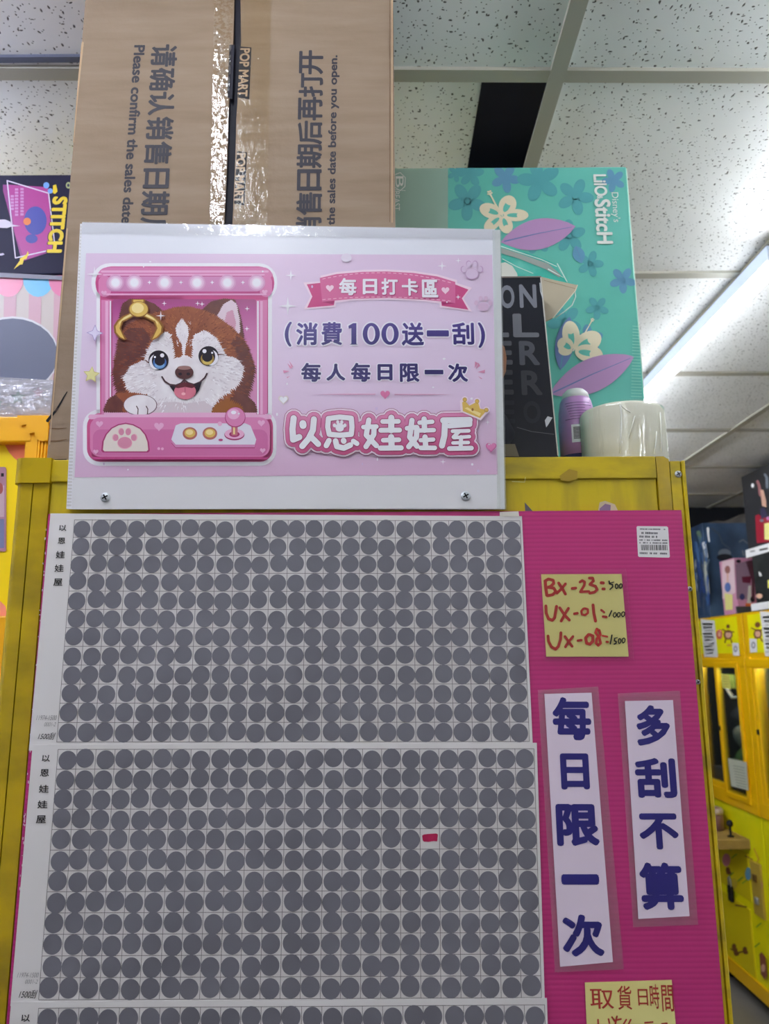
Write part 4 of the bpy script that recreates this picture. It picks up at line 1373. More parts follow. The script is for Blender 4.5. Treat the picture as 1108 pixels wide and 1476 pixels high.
# big lilac leaves
def leaf(cx, cy, l, w, rot, mat, mat2):
    c, s = math.cos(math.radians(rot)), math.sin(math.radians(rot))
    def q(u, v):
        return (cx + u * c - v * s, cy + u * s + v * c)
    pts = [q(l * (k / 12 - 0.5) * 2, -w * math.sin(math.pi * k / 12) ** 0.8) for k in range(13)] + [q(l * (0.5 - k / 12) * 2, w * math.sin(math.pi * k / 12) ** 0.8) for k in range(1, 12)]
    a.poly(pts, mat)
    a.stroke([q(-l * 0.9, 0), q(0, -w * 0.05), q(l * 0.9, 0)], w * 0.09, mat2, w1=w * 0.03)
leaf(645, 322, 165, 66, -12, LILAC, LILAC_D)
leaf(820, 410, 40, 26, 70, PETAL2, LILAC_D)
a.clip = None
a.crop(715, 450, 4.345)
leaf(430, 195, 170, 60, -80, LILAC_D, PETAL)
hibiscus(482, 240, 160, (602, 48), ((-98, 1.0, 0.34), (-30, 1.05, 0.40), (10, 1.0, 0.34), (180, 0.5, 0.2), (215, 0.6, 0.3)))
leaf(600, 395, 290, 105, -24, LILAC, LILAC_D)
a.crop(840, 220, 3.0746)
WH = M('box_white_letters', (232, 232, 226), 0.35, 0.4)
a.text('LilO', 48, 96, 106, 192, WH, 0.03, rot=90)
a.text('&', 62, 190, 88, 206, WH, 0.02, rot=90)
a.text('StitcH', 56, 206, 128, 404, WH, 0.03, rot=90)
a.text("Disney's", 122, 176, 162, 308, WH, 0.0, rot=90)
a.crop(560, 230, 2.995)
a.text('BEAST', 22, 136, 48, 220, WH, 0.0, rot=90)
a.loop([(26, 66), (50, 56), (72, 78), (70, 116), (50, 134), (24, 118)], 3, WH)
a.text('B', 30, 72, 64, 120, WH, -0.01, rot=90)
a.stroke([(14, 128), (72, 134)], 2, WH)
a.crop(0, 0, 1)
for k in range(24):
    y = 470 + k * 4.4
    a.stroke([(912 - k * 0.1, y), (920 + k * 0.2, y + 0.6)], 1.1, M('teal_glare_ridge', (150, 216, 200), 0.25, 0.5), same=True)  # pale strokes paint glare down the lower right side
a.stroke([(902.8, 243), (928.5, 575)], 1.3, M('teal_edge', (206, 222, 206), 0.4, 0.4))
a.build('printed_picture', lilo, 'printed hibiscus flowers, leaves and lettering')

# ------------------------------------------------------------------ wrapped carton with its flap open
WY = 0.80
pw = FRONT(WY)
TEAL2 = M_noise('turquoise_wrap', (70, 178, 160), (110, 200, 184), (30, 30, 50), 5, 0.4, 0.65, 0.25, 0.5)
wr = thing('wrapped_box', 'turquoise film-wrapped box with a beige flap sticking out behind the black box', 'box', (0.12, WY + 0.02, ZT))
def px_prism(pl, pts, depth, mat, dz=None):
    q = [pl.at(x, y) for x, y in pts]
    if dz is not None:
        for p in q:
            p.z = max(p.z, dz)
    return MB().prism(q, [p + Vector((0, depth, 0)) for p in q], mat)
px_prism(pw, [(690, 330), (722, 350), (760, 364), (800, 380), (806, 392), (817, 407), (788, 428), (776, 470), (774, 700), (690, 700)], 0.035, TEAL2, ZT + 0.0003).build('wrapped_body', wr)
BEIGE = M_noise('beige_card', (196, 184, 160), (184, 172, 150), (12, 12, 12), rough=0.7, spec=0.2)
fb = px_prism(FRONT(WY - 0.006), [(776, 398), (800, 404), (832, 411), (830, 418), (796, 458), (784, 464), (776, 440)], 0.003, BEIGE)
fb.build('open_flap', wr, 'beige cardboard flap')
a = Art(FRONT(WY - 0.006), 0.0003)
a.stroke([(784, 404), (829, 416)], 0.8, M('flap_crease', (160, 140, 118), 0.8)); a.stroke([(832, 411), (829, 419), (797, 458)], 1.3, M('flap_edge', (222, 214, 192), 0.7))
a.build('flap_crease', wr)
a = Art(pw, 0.0006)
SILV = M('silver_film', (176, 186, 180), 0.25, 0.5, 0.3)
GLINT = M('pale_film_glint', (214, 236, 226), 0.18, 0.6)  # pale strokes in this colour paint glints on the film
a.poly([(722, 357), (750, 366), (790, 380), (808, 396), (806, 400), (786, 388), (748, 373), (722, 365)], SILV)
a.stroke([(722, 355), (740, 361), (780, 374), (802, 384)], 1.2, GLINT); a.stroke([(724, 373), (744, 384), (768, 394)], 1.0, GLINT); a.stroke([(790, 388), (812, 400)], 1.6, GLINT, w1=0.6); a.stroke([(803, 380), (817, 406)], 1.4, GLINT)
a.poly([(718, 380), (728, 378), (738, 383), (745, 394), (746, 400), (718, 400)], M('white_paper_bit', (214, 214, 204), 0.6))
a.build('film_folds', wr, 'silver strip and painted glints on the folds of clear film')
a = Art(pw, 0.001)
b = MB().tube([a.P(828, 418), a.P(829, 428), a.P(824, 440), a.P(812, 450), a.P(800, 458)], 0.0008, GLINT, 6)
b.build('film_edge', wr)

# ------------------------------------------------------------------ glossy black box
KY = 0.760
pk = FRONT(KY)
BLK = M('glossy_black_card', (34, 36, 44), 0.22, 0.5)
kb = thing('boxed_figure', 'glossy black box with fading grey capital letters beside the puppy sign', 'box', (0.12, KY + 0.018, ZT))
px_prism(pk, [(640, 398), (778.5, 398.5), (804, 656), (806.5, 690), (640, 690)], 0.036, BLK, ZT + 0.0003).build('carton', kb)
a = Art(pk, 0.0003)
a.crop(560, 220, 2.638)
for i, (t, x0, y0, x1, y1, c) in enumerate((('O', 424, 504, 478, 592, (124, 126, 136)), ('N', 497, 501, 562, 590, (124, 126, 136)), ('L', 420, 612, 456, 702, (108, 110, 118)), ('L', 472, 612, 570, 702, (112, 114, 122)),
                                            ('E', 420, 716, 470, 806, (84, 86, 94)), ('R', 496, 716, 574, 808, (84, 86, 94)), ('E', 420, 826, 474, 920, (62, 64, 70)), ('R', 504, 828, 584, 922, (62, 64, 70)),
                                            ('E', 424, 942, 480, 1030, (44, 46, 54)), ('O', 512, 944, 578, 1030, (44, 46, 54)))):
    a.text(t, x0, y0, x1, y1, M('box_grey_%d' % i, c, 0.25, 0.45), 0.03)
a.crop(0, 0, 1)
a.stroke([(779, 399), (804, 656)], 1.6, M('white_box_edge', (206, 204, 196), 0.5)); a.stroke([(720, 399.5), (779, 398.8)], 2.0, M('brown_box_edge', (120, 108, 98), 0.6))
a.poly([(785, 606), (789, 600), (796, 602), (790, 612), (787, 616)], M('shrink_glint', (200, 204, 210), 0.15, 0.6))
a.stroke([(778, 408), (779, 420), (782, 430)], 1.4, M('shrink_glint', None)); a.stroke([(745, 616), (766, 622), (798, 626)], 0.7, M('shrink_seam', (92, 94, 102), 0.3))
a.poly([(722, 495), (727, 500), (730, 515), (729, 535), (725, 545), (722, 545)], M('tan_reflection', (150, 104, 78), 0.35)); a.poly([(722, 590), (730, 600), (742, 622), (741, 630), (735, 640), (722, 640)], M('midnight_reflection', (22, 26, 40), 0.3))  # reflection in the gloss, painted as tan and dark patches
a.poly([(724, 640), (742, 640), (748, 658), (724, 658)], M('khaki_print', (112, 104, 84), 0.4))
a.build('printed_letters', kb, 'grey capitals fading down the box')

# ------------------------------------------------------------------ purple bottle
BY = 0.83
c = FRONT(BY).at(831, 610)
top = FRONT(BY).at(836, 561.5).z
LAV = M_noise('lavender_plastic', (194, 146, 200), (182, 132, 190), (20, 20, 30), rough=0.35, spec=0.5)
bt = thing('plastic_bottle', 'lavender plastic bottle with a white dome top behind the white roll', 'bottle', (c.x, BY, ZT))
H = top - ZT
r = 0.0205
MB().lathe(c.x, BY, [(r * 0.9, ZT + 0.0003), (r, ZT + 0.003), (r, ZT + 0.034)], M('bottle_navy', (52, 42, 84), 0.35, 0.5)).build('base_band', bt)
MB().lathe(c.x, BY, [(r, ZT + 0.034), (r * 1.02, ZT + H * 0.6), (r * 0.98, ZT + H * 0.75), (r * 0.86, ZT + H * 0.86), (r * 0.78, ZT + H * 0.89)], LAV).build('bottle_body', bt)
MB().lathe(c.x, BY, [(r * 0.79, ZT + H * 0.885), (r * 0.7, ZT + H * 0.95), (r * 0.5, ZT + H * 0.985), (r * 0.2, ZT + H), (0.0005, ZT + H * 1.002)], M('white_cap', (228, 226, 224), 0.4, 0.5)).build('cap', bt)
lab = MB()
def wrap(x0, x1, z0, z1, mat, dr=0.0004):
    vs, fs = [], []
    n = 8
    for i in range(n + 1):
        t = math.radians(x0 + (x1 - x0) * i / n)
        for z in (z0, z1):
            vs.append((c.x + (r * 1.02 + dr) * math.sin(t), BY - (r * 1.02 + dr) * math.cos(t), z))
    for i in range(n):
        fs.append((2 * i, 2 * i + 2, 2 * i + 3, 2 * i + 1))
    lab.add(vs, fs, mat, True)
zl = FRONT(BY - r).at(823, 637).z
wrap(-32, 14, zl, zl + 0.021, WHITE)
for k in range(9):
    wrap(-26, 8, zl + 0.004 + k * 0.0016, zl + 0.0048 + k * 0.0016, BLACK_INK, 0.0008)
PRP = M('purple_small_print', (104, 70, 120), 0.4)
for k in range(7):
    wrap(-50 + (k * 17) % 20, 10 + (k * 23) % 30, zl + 0.027 + k * 0.0032, zl + 0.0278 + k * 0.0032, PRP, 0.0008)
lab.build('printed_label', bt, 'white barcode label')

# ------------------------------------------------------------------ white roll in clear wrap
RY = 0.80
rc = FRONT(RY).at(896.5, 620)
rr = (FRONT(RY).at(955, 620).x - FRONT(RY).at(836.5, 620).x) / 2 * 0.985
rt = FRONT(RY - rr * 0.9).at(896, 577.5).z
ROLL = M_noise('white_paper_roll', (244, 242, 236), (234, 232, 224), (10, 10, 40), rough=0.7, spec=0.2)
roll = thing('paper_roll', 'wide white paper roll in clear wrap beside the lavender bottle on the worn cabinet', 'paper roll', (rc.x, RY, ZT))
MB().lathe(rc.x, RY, [(0.012, ZT + 0.0004), (rr - 0.002, ZT + 0.0004), (rr, ZT + 0.002), (rr, rt - 0.004), (rr - 0.0015, rt - 0.0012), (rr - 0.004, rt), (0.012, rt), (0.012, ZT + 0.0004)], ROLL, 64, caps=False).build('roll', roll)
wv, wf = [], []
n = 96
rng = random.Random(8)
off = [0.0006 + 0.0006 * abs(math.sin(k * 0.9)) + rng.uniform(0, 0.0005) for k in range(n)]
zs = [ZT + 0.001, ZT + 0.02, (ZT + rt) / 2, rt - 0.006, rt - 0.001, rt + 0.0015]
for i, z in enumerate(zs):
    for k in range(n):
        t = 2 * math.pi * k / n
        q = rr + off[k] * (0.6 + 0.4 * math.sin(i * 1.7 + k * 0.2)) if i < 5 else rr * 0.93
        wv.append((rc.x + q * math.cos(t), RY + q * math.sin(t), z))
for i in range(len(zs) - 1):
    for k in range(n):
        wf.append((i * n + k, i * n + (k + 1) % n, (i + 1) * n + (k + 1) % n, (i + 1) * n + k))
MB().add(wv, wf, M_clear('shrink_wrap', (250, 250, 244), 0.08, 0.12, 0.5, (90, 90, 20)), True).build('clear_wrap', roll, 'wrinkled clear shrink wrap', fix=False)
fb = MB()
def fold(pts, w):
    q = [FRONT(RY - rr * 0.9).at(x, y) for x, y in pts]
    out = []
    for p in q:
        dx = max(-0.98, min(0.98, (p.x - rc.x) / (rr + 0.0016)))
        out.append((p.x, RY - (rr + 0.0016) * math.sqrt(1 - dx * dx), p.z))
    fb.tube(out, w, M('wrap_highlight', (236, 236, 230), 0.15, 0.6), 6)  # white ridges stand in for specular highlights on the wrinkles
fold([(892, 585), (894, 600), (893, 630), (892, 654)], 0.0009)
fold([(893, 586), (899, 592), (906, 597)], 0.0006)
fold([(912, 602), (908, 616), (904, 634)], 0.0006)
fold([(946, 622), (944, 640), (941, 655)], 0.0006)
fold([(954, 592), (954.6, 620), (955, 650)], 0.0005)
fb.build('crease_highlight', roll, 'white ridges painted as highlights along the creases of the wrap')

# ------------------------------------------------------------------ neighbouring machine on the left
NY = 0.95
pn = FRONT(NY)
YEL = M('orange_yellow_plastic', (250, 180, 8), 0.35, 0.5)
YEL2 = M('bright_yellow_print', (254, 222, 8), 0.35, 0.5)
CORAL = M('coral_print', (236, 122, 84), 0.4)
nx1 = pn.at(73, 600).x + 0.008
nz = pn.at(35, 601).z
nb = thing('claw_machine', 'bright orange-yellow claw machine with a scalloped corner, behind the worn cabinet', 'claw machine', (-0.75, NY + 0.3, FLOOR_Z))
zh0 = pn.at(0, 888).z
MB().box(-1.06, nx1 - 0.001, NY + 0.012, NY + 0.62, FLOOR_Z + 0.05, nz - 0.004, YEL2, 0.003).build('body', nb)
MB().box(-1.07, nx1 - 0.03, NY - 0.003, NY + 0.02, pn.at(0, 638).z, nz, YEL, 0.002).build('top_frame', nb)
MB().box(-1.07, nx1, NY - 0.004, NY + 0.02, zh0 - 0.12, zh0, YEL, 0.002).build('window_frame', nb)
MB().box(-1.07, nx1, NY - 0.002, NY + 0.02, FLOOR_Z + 0.05, zh0 - 0.125, YEL, 0.002).build('lower_door', nb)
col = MB()
xa, xb = pn.at(36, 660).x, nx1
xm = [xa + 0.001 * 0, xa]
MB_ = col
prof = [(xa - 0.0, NY + 0.012), (xa, NY - 0.002)]
fl_n = 5
for k in range(fl_n):
    u0 = xa + (xb - xa) * (0.42 + 0.58 * k / fl_n)
    u1 = xa + (xb - xa) * (0.42 + 0.58 * (k + 1) / fl_n)
    prof += [(u0, NY - 0.002), (u0 + 0.0008, NY - 0.0005), (u0 + 0.0016, NY - 0.0035), (u1 - 0.0004, NY - 0.0035)]
prof += [(xb, NY - 0.002), (xb, NY + 0.012)]
col.prism([(x, y, FLOOR_Z + 0.05) for x, y in prof], [(x, y, nz - 0.001) for x, y in prof], YEL)
col.build('fluted_corner', nb, 'fluted corner column')
sc_ = MB()
steps = [(28, 601), (73, 601), (72, 636), (66, 638), (60, 637), (55, 634), (53, 629), (53, 625), (46, 627), (42, 624), (41, 620), (41, 614), (34, 615.5), (30, 612), (28.5, 607)]
q = [pn.at(x, y) for x, y in steps]
sc_.prism([p + Vector((0, -0.0065, 0)) for p in q], [p + Vector((0, 0.012, 0)) for p in q], YEL)
sc_.build('scalloped_bracket', nb, 'scalloped bracket under the top corner')
a = Art(FRONT(NY + 0.012), 0.0005)
pts = [(6, 640), (36, 640), (36, 668)] + [(36 - 30 * math.sin(t) * 0.9, 640 + 0 + 29 * math.cos(t)) for t in [math.pi / 2 * k / 8 for k in range(9)]]
a.poly([(7, 641), (36, 641), (35, 668), (28, 666), (20, 660), (13, 652)], CORAL)
a.poly([(0, 888), (0, 866), (8, 874), (10, 888)], M('pink_print', (240, 150, 130), 0.4))
a.build('printed_panel_art', nb, 'coral sun printed on the header')
a = Art(FRONT(NY + 0.012), 0.0012)
a.rect(-40, 673, 9, 795, M('mauve_card', (178, 132, 150), 0.3), 3)
a.rect(-36, 700, 6, 745, M('mauve_card_light', (206, 178, 190), 0.3)); a.rect(-36, 748, 6, 790, M('blue_grey_card', (126, 132, 170), 0.3))
a.ell(0, 704, 4.5, 8, M('reddish_card', (176, 96, 92), 0.3)); a.rect(1.5, 682, 5.5, 687, BLACK_INK)
a.build('picture_card', nb, 'small mauve picture card stuck on the header')

# ------------------------------------------------------------------ two toy boxes on the neighbouring machine
DY = 0.965
pd = FRONT(DY)
dx1 = pd.at(100, 400).x
dz1 = pd.at(40, 397).z
PALE = M('pale_pink_stripe', (200, 158, 170), 0.35, 0.4)
CREAM = M('cream_stripe', (198, 186, 180), 0.35, 0.4)
db = thing('toy_box', 'pale striped toy box with coloured bunting and a round window, under the navy box', 'box', (-0.6, DY + 0.1, nz))
MB().box(-0.86, dx1, DY, DY + 0.2, nz + 0.001, dz1 - 0.001, CREAM, 0.002).build('carton', db)
a = Art(pd, 0.0003)
for k in range(6):
    x = -66 + k * 36
    a.poly([(x, 398), (x + 18, 398), (x + 15, 598), (x - 3, 598)], PALE)
for x, cc in ((-30, (120, 170, 210)), (12, (220, 118, 150)), (55, (98, 182, 222)), (92, (220, 118, 160))):
    m = M('bunting_%d' % (x + 40), cc, 0.3, 0.5)
    a.poly([(x - 22, 397)] + [(x + 22 * math.cos(t), 402 + 26 * math.sin(t)) for t in [math.pi - math.pi * k / 10 for k in range(11)]] + [(x + 22, 397)], m)
a.ell(18, 512, 67, 56, M('window_rim', (206, 204, 208), 0.3)); a.ell(18, 512, 65, 53, M('window_grey_blue', (100, 104, 124), 0.4, 0.3))
a.poly([(-50, 548), (86, 548), (100, 605), (-60, 605)], M('pale_grey_print', (206, 200, 206), 0.3))
a.star(26, 573, 12, M('green_star', (120, 170, 150), 0.4)); a.star(55, 566, 9, M('pink_star', (206, 140, 160), 0.4)); a.star(-2, 580, 7, M('green_star', None))
a.build('printed_picture', db, 'printed stripes, bunting and stars')
q = [pd.at(x, y, 0.006) for x, y in ((-60, 540), (76, 548), (72, 596), (-70, 598))]
MB().prism(q, [p + Vector((0, 0.004, 0)) for p in q], M_clear('bag_film', (240, 240, 244), 0.08, 0.14, 1.0, (50, 50, 70), haze=0.2)).build('clear_bag', db, 'clear wrap bunched at the foot of the box')
sx1 = pd.at(108, 300).x
sz1 = pd.at(40, 253).z
sb = thing('toy_box', 'navy toy box with yellow letters and magenta panel, on the striped box', 'box', (-0.6, DY + 0.1, dz1))
MB().box(-0.86, sx1, DY - 0.002, DY + 0.2, dz1 + 0.0005, sz1, M('navy_card', (28, 26, 52), 0.5, 0.15), 0.002).build('carton', sb)
a = Art(FRONT(DY - 0.002), 0.0003)
a.crop(0, 240, 9.22)
MAG = M('magenta_card', (166, 52, 134), 0.35, 0.4); MAG2 = M('deep_magenta_card', (136, 44, 122), 0.35, 0.4)
WOUT = M('white_outline', (206, 196, 214), 0.4)
YLW = M('yellow_letters', (226, 196, 40), 0.35, 0.4); YLD = M('letter_shadow', (50, 40, 40), 0.4)
a.poly([(40, 240), (600, 270), (690, 1080), (720, 1120), (290, 1262), (40, 320)], MAG2); a.poly([(105, 240), (640, 280), (700, 1100), (330, 1250), (200, 900)], MAG)
a.loop([(95, 188), (645, 355), (735, 1095), (205, 1215)], 16, WOUT)
a.ell(470, 720, 150, 190, M('indigo_blot', (58, 64, 150), 0.35)); a.ell(420, 960, 80, 60, M('indigo_blot', None)); a.ell(360, 730, 50, 50, M('orange_blot', (216, 118, 60), 0.35))
a.ell(615, 250, 40, 42, M('sky_dot', (112, 160, 224), 0.4)); a.ell(668, 325, 34, 36, M('sky_dot', None)); a.ell(910, 250, 36, 44, M('olive_dot', (150, 160, 110), 0.4)); a.ell(908, 250, 16, 20, M('navy_dot', (40, 40, 70), 0.4))
a.text('STITCH', 648, 402, 850, 1150, YLD, 0.05, rot=90, vpx=640); a.text('STITCH', 660, 398, 862, 1146, YLW, 0.05, rot=90, vpx=640)
a.poly([(705, 250), (745, 240), (765, 330), (730, 365), (700, 350)], YLW)
for i, (x, y0, y1) in enumerate(((295, 285, 630), (222, 290, 632), (165, 380, 550))):
    r_ = random.Random(i)
    y = y0
    while y < y1:
        a.rect(x - 24, y, x + 20, y + 30, M('lilac_small_print', (190, 130, 184), 0.4), same=True)
        y += 42
a.poly([(182, 1365), (265, 1245), (262, 1225), (350, 1170), (368, 1125), (380, 1160), (350, 1230), (318, 1235), (300, 1300), (265, 1305)], YLW)
a.poly([(-40, 705), (70, 705), (140, 735), (150, 770), (270, 790), (150, 800), (90, 818), (-40, 812)], WOUT); a.poly([(-30, 1165), (40, 1150), (60, 1168), (30, 1182), (-30, 1185)], WOUT)
a.crop(0, 0, 1)
a.poly([(-60, 390), (98, 398), (98, 404), (-60, 397)], M('grey_box_edge', (120, 118, 134), 0.4))
a.build('printed_picture', sb, 'magenta panel, white outline and yellow letters')

# ------------------------------------------------------------------ row of yellow claw machines along the right wall
MX = 1.75
ps = SIDE(MX)
YF = M('yellow_frame_plastic', (246, 190, 4), 0.35, 0.5)
YP = M_noise('lime_yellow_print', (255, 240, 10), (236, 232, 16), (4, 4, 4), 3, rough=0.4)
YPD = M('olive_yellow_print', (228, 206, 20), 0.45)
GLASS = M_clear('window_glass', (226, 236, 232), 0.10, 0.04)
INNER = M_noise('machine_inside', (76, 104, 72), (120, 130, 130), (3, 5, 5), 4, 0.35, 0.65, 0.7)
y0, y1 = 3.722, 4.385
ZM = 1.768
zb0 = -0.02
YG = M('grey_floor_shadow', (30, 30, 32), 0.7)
rm = thing('claw_machine', 'yellow claw machine under the navy and pink figure boxes, a mauve tin on its ledge', 'claw machine', (MX + 0.34, (y0 + y1) / 2, FLOOR_Z))
D = 0.68
zw0, zw1 = 0.84, 1.535
# carcass: lower cabinet, back, roof, posts
MB().box(MX + 0.004, MX + D, y0 + 0.002, y1 - 0.002, zb0, zw0 - 0.01, YP, 0.004).build('lower_cabinet', rm)
MB().box(MX + 0.004, MX + D, y0 + 0.002, y1 - 0.002, zw1, ZM, YF, 0.004).build('header_box', rm)
MB().box(MX + 0.30, MX + D, y0 + 0.004, y1 - 0.004, zw0 - 0.01, zw1, INNER).build('inside_back', rm)
for (ya, yb) in ((y0, y0 + 0.062), (y1 - 0.045, y1)):
    MB().box(MX - 0.004, MX + 0.06, ya, yb, zw0 - 0.02, zw1 + 0.02, YF, 0.004).build('window_post', rm)
MB().box(MX - 0.006, MX + 0.03, y0, y1, zw1 - 0.03, zw1 + 0.012, YF, 0.004).build('window_rail', rm)
MB().box(MX - 0.006, MX + 0.03, y0, y1, zw0 - 0.02, zw0 + 0.05, YF, 0.004).build('window_rail', rm)
def door(ya, yb, za, zb_, x):
    b = MB()
    w = 0.026
    b.box(x, x + 0.02, ya, ya + w, za, zb_, YF, 0.003); b.box(x, x + 0.02, yb - w, yb, za, zb_, YF, 0.003)
    b.box(x, x + 0.02, ya + w * 0.8, yb - w * 0.8, za, za + w, YF, 0.003); b.box(x, x + 0.02, ya + w * 0.8, yb - w * 0.8, zb_ - w, zb_, YF, 0.003)
    d = b.build('glass_door', rm)
    MB().box(x + 0.008, x + 0.012, ya + w * 0.7, yb - w * 0.7, za + w * 0.7, zb_ - w * 0.7, GLASS).build('pane', d)
    lkb = MB().box(x - 0.008, x + 0.004, yb - 0.02, yb - 0.008, (za + zb_) / 2 - 0.012, (za + zb_) / 2 + 0.012, DARK, 0.002)
    lkb.build('lock', d)
door(3.785, 4.052, zw0 + 0.02, zw1 - 0.006, MX - 0.014)
door(4.052, 4.335, zw0 + 0.05, zw1 - 0.006, MX - 0.002)
def side_art(off, base=MX):
    return Art(SIDE(base), off)
# header print and stickers
a = side_art(0.0012, MX + 0.004)
def yz(ya, za, yb, zb_, mat, art=None):
    art = art or a
    art.up()
    x = MX + 0.004 - art.off if art is a else MX - art.off
    art.add([(x, ya, za), (x, yb, za), (x, yb, zb_), (x, ya, zb_)], [(0, 1, 2, 3)], mat)
yz(y0 + 0.05, zw1 + 0.04, y1 - 0.05, ZM - 0.012, YP)
BRW = M('brown_print', (120, 72, 40), 0.5); PKP = M('pinkish_print', (226, 176, 150), 0.5); GRN = M('green_print', (112, 160, 50), 0.5); PKB = M('pink_balloon', (206, 128, 140), 0.5); BLB = M('blue_balloon', (110, 170, 200), 0.5)
a.crop(995, 790, 8.683)
a.ell(468, 980, 22, 26, BRW); a.ell(470, 1085, 56, 62, BRW); a.ell(472, 1085, 38, 42, PKP); a.stroke([(400, 1020), (460, 1050), (540, 1050)], 14, BRW); a.stroke([(440, 1140), (430, 1180)], 16, BRW); a.stroke([(505, 1140), (515, 1180)], 16, BRW)
a.ell(360, 1080, 40, 60, M('red_badge', (206, 96, 84), 0.5)); a.ell(360, 1080, 18, 32, PKP)
a.ell(480, 1215, 30, 16, M('amber_print', (226, 180, 60), 0.5))
a.build('header_print', rm, 'printed monkey on the lime header')
a = side_art(0.003, MX + 0.004)
a.crop(995, 790, 8.683)
a.poly([(125, 888), (298, 908), (342, 1365), (172, 1362)], WHITE)
for k in range(10):
    y = 940 + k * 40
    x = 150 + (y - 900) * 0.05
    a.rect(x + (k % 3) * 8, y, x + 128 - (k % 2) * 14, y + 24, INK2, same=True)
a.build('notice_sticker', rm, 'large white printed notice stuck on the header')
a = side_art(0.003, MX + 0.004)
a.crop(995, 790, 8.683)
a.poly([(520, 1185), (598, 1190), (612, 1348), (532, 1345)], WHITE)
a.ell(562, 1262, 24, 40, M('grey_print', (150, 146, 150), 0.5)); a.ell(562, 1262, 10, 22, WHITE)
a.build('notice_sticker', rm, 'small white sticker on the header')
# stickers on the panes
a = Art(SIDE(MX - 0.0165), 0.0004)
a.crop(1010, 950, 6.418)
a.poly([(186, 135), (262, 148), (278, 275), (198, 265)], M('lemon_note', (232, 226, 110), 0.5))
for k in range(5):
    a.stroke([(200 + k * 2, 158 + k * 24), (256 + k * 3, 166 + k * 22)], 5, M('lemon_ink', (150, 140, 70), 0.5))
a.build('pane_sticker', rm, 'lemon note on the glass')
a = Art(SIDE(MX - 0.0165), 0.0004)
a.crop(1010, 950, 6.418)
a.poly([(250, 915), (420, 955), (440, 1215), (280, 1175)], M('pale_notice', (206, 208, 190), 0.5))
for k in range(8):
    a.stroke([(300 + k * 4, 985 + k * 26), (400 + k * 3, 1006 + k * 26)], 6, M('pale_notice_ink', (140, 146, 132), 0.5))
a.build('pane_sticker', rm, 'pale green notice on the glass')
# plush heap and tin inside
hp = MB()
r_ = random.Random(3)
for k in range(9):
    yy, rr_ = 3.83 + 0.055 * k, r_.uniform(0.05, 0.075)
    bm = bmesh.new()
    bmesh.ops.create_icosphere(bm, subdivisions=3, radius=rr_)
    for v in bm.verts:
        v.co *= 1 + 0.14 * math.sin(v.co.x * 60 + k) * math.cos(v.co.z * 47 + k * 2)
        v.co += Vector((MX + 0.17 + r_.uniform(-0.0, 0.0) + 0.03 * (k % 3), yy, 1.02 + 0.11 * (k % 3)))
    hp.from_bm(bm, (M('plush_green', (92, 124, 70), 0.9), M('plush_grey', (146, 150, 150), 0.9), M('plush_dark', (52, 50, 58), 0.9))[k % 3], True)
o = hp.build('plush_heap', rm, 'heap of plush toys behind the glass', kind='stuff')
o['kind'] = 'stuff'
MB().box(MX + 0.05, MX + 0.30, y0 + 0.05, y1 - 0.05, zw0 + 0.0, zw0 + 0.13, M('prize_floor', (120, 116, 130), 0.6), 0.004).build('prize_deck', rm)
MB().tube([(MX + 0.02, 3.80, 1.42), (MX + 0.03, 3.88, 1.36), (MX + 0.03, 3.97, 1.35), (MX + 0.03, 4.03, 1.40)], 0.006, WHITE, 8).build('white_cable', rm)
lb_ = MB().box(MX + 0.045, MX + 0.075, y0 + 0.07, y1 - 0.06, zw1 - 0.030, zw1 - 0.016, M('lit_cabinet_strip', (240, 248, 255), 0.5, 0.2, emit=22.0))  # unseen lamp, added to brighten the machine's inside
lb_.build('added_cabinet_lamp', rm, 'added strip lamp brightening the inside of the window')
# control ledge, lower panels
LEDGE = M_noise('brown_ledge', (170, 140, 78), (150, 120, 66), (10, 10, 10), rough=0.6)
zl_ = 0.69
MB().box(MX - 0.15, MX + 0.01, 3.86, 4.24, zl_ - 0.045, zl_, LEDGE, 0.004).build('control_ledge', rm, 'brown ledge with a black joystick')
jb = MB().lathe(MX - 0.06, 3.92, [(0.016, zl_), (0.016, zl_ + 0.006), (0.006, zl_ + 0.008), (0.006, zl_ + 0.045), (0.014, zl_ + 0.052), (0.016, zl_ + 0.064), (0.010, zl_ + 0.076), (0.001, zl_ + 0.08)], DARK, 18)
jb.build('joystick', rm)
MB().box(MX - 0.002, MX + 0.01, 3.89, 4.34, 0.40, 0.62, YPD, 0.003).build('prize_flap', rm)
lower = MB().box(MX - 0.003, MX + 0.01, 3.92, 4.34, 0.06, 0.36, YPD, 0.003)
lower.build('lower_door', rm)
MB().box(MX - 0.006, MX + 0.01, 3.765, 3.865, 0.36, 0.60, M('tan_coin_plate', (190, 160, 60), 0.5), 0.003).build('coin_plate', rm)
for zc in (0.53, 0.43):
    for k in range(1):
        kb_ = MB()
        kb_.box(MX - 0.018, MX - 0.004, 3.80, 3.828, zc - 0.016, zc + 0.016, STEEL if zc < 0.5 else M('bronze_lock', (130, 100, 50), 0.4, 0.5, 0.6), 0.005)
        kb_.build('coin_knob', rm)
pk_ = MB()
pk_.box(MX - 0.02, MX - 0.003, 4.075, 4.115, 0.345, 0.42, M('black_padlock', (26, 26, 30), 0.4), 0.005)
pk_.tube([(MX - 0.012, 4.082, 0.415), (MX - 0.012, 4.082, 0.45), (MX - 0.012, 4.095, 0.462), (MX - 0.012, 4.108, 0.45), (MX - 0.012, 4.108, 0.415)], 0.004, STEEL, 8)
pk_.build('padlock', rm, 'black padlock')
a = Art(SIDE(MX - 0.003), 0.001)
a.crop(1020, 1150, 4.523)
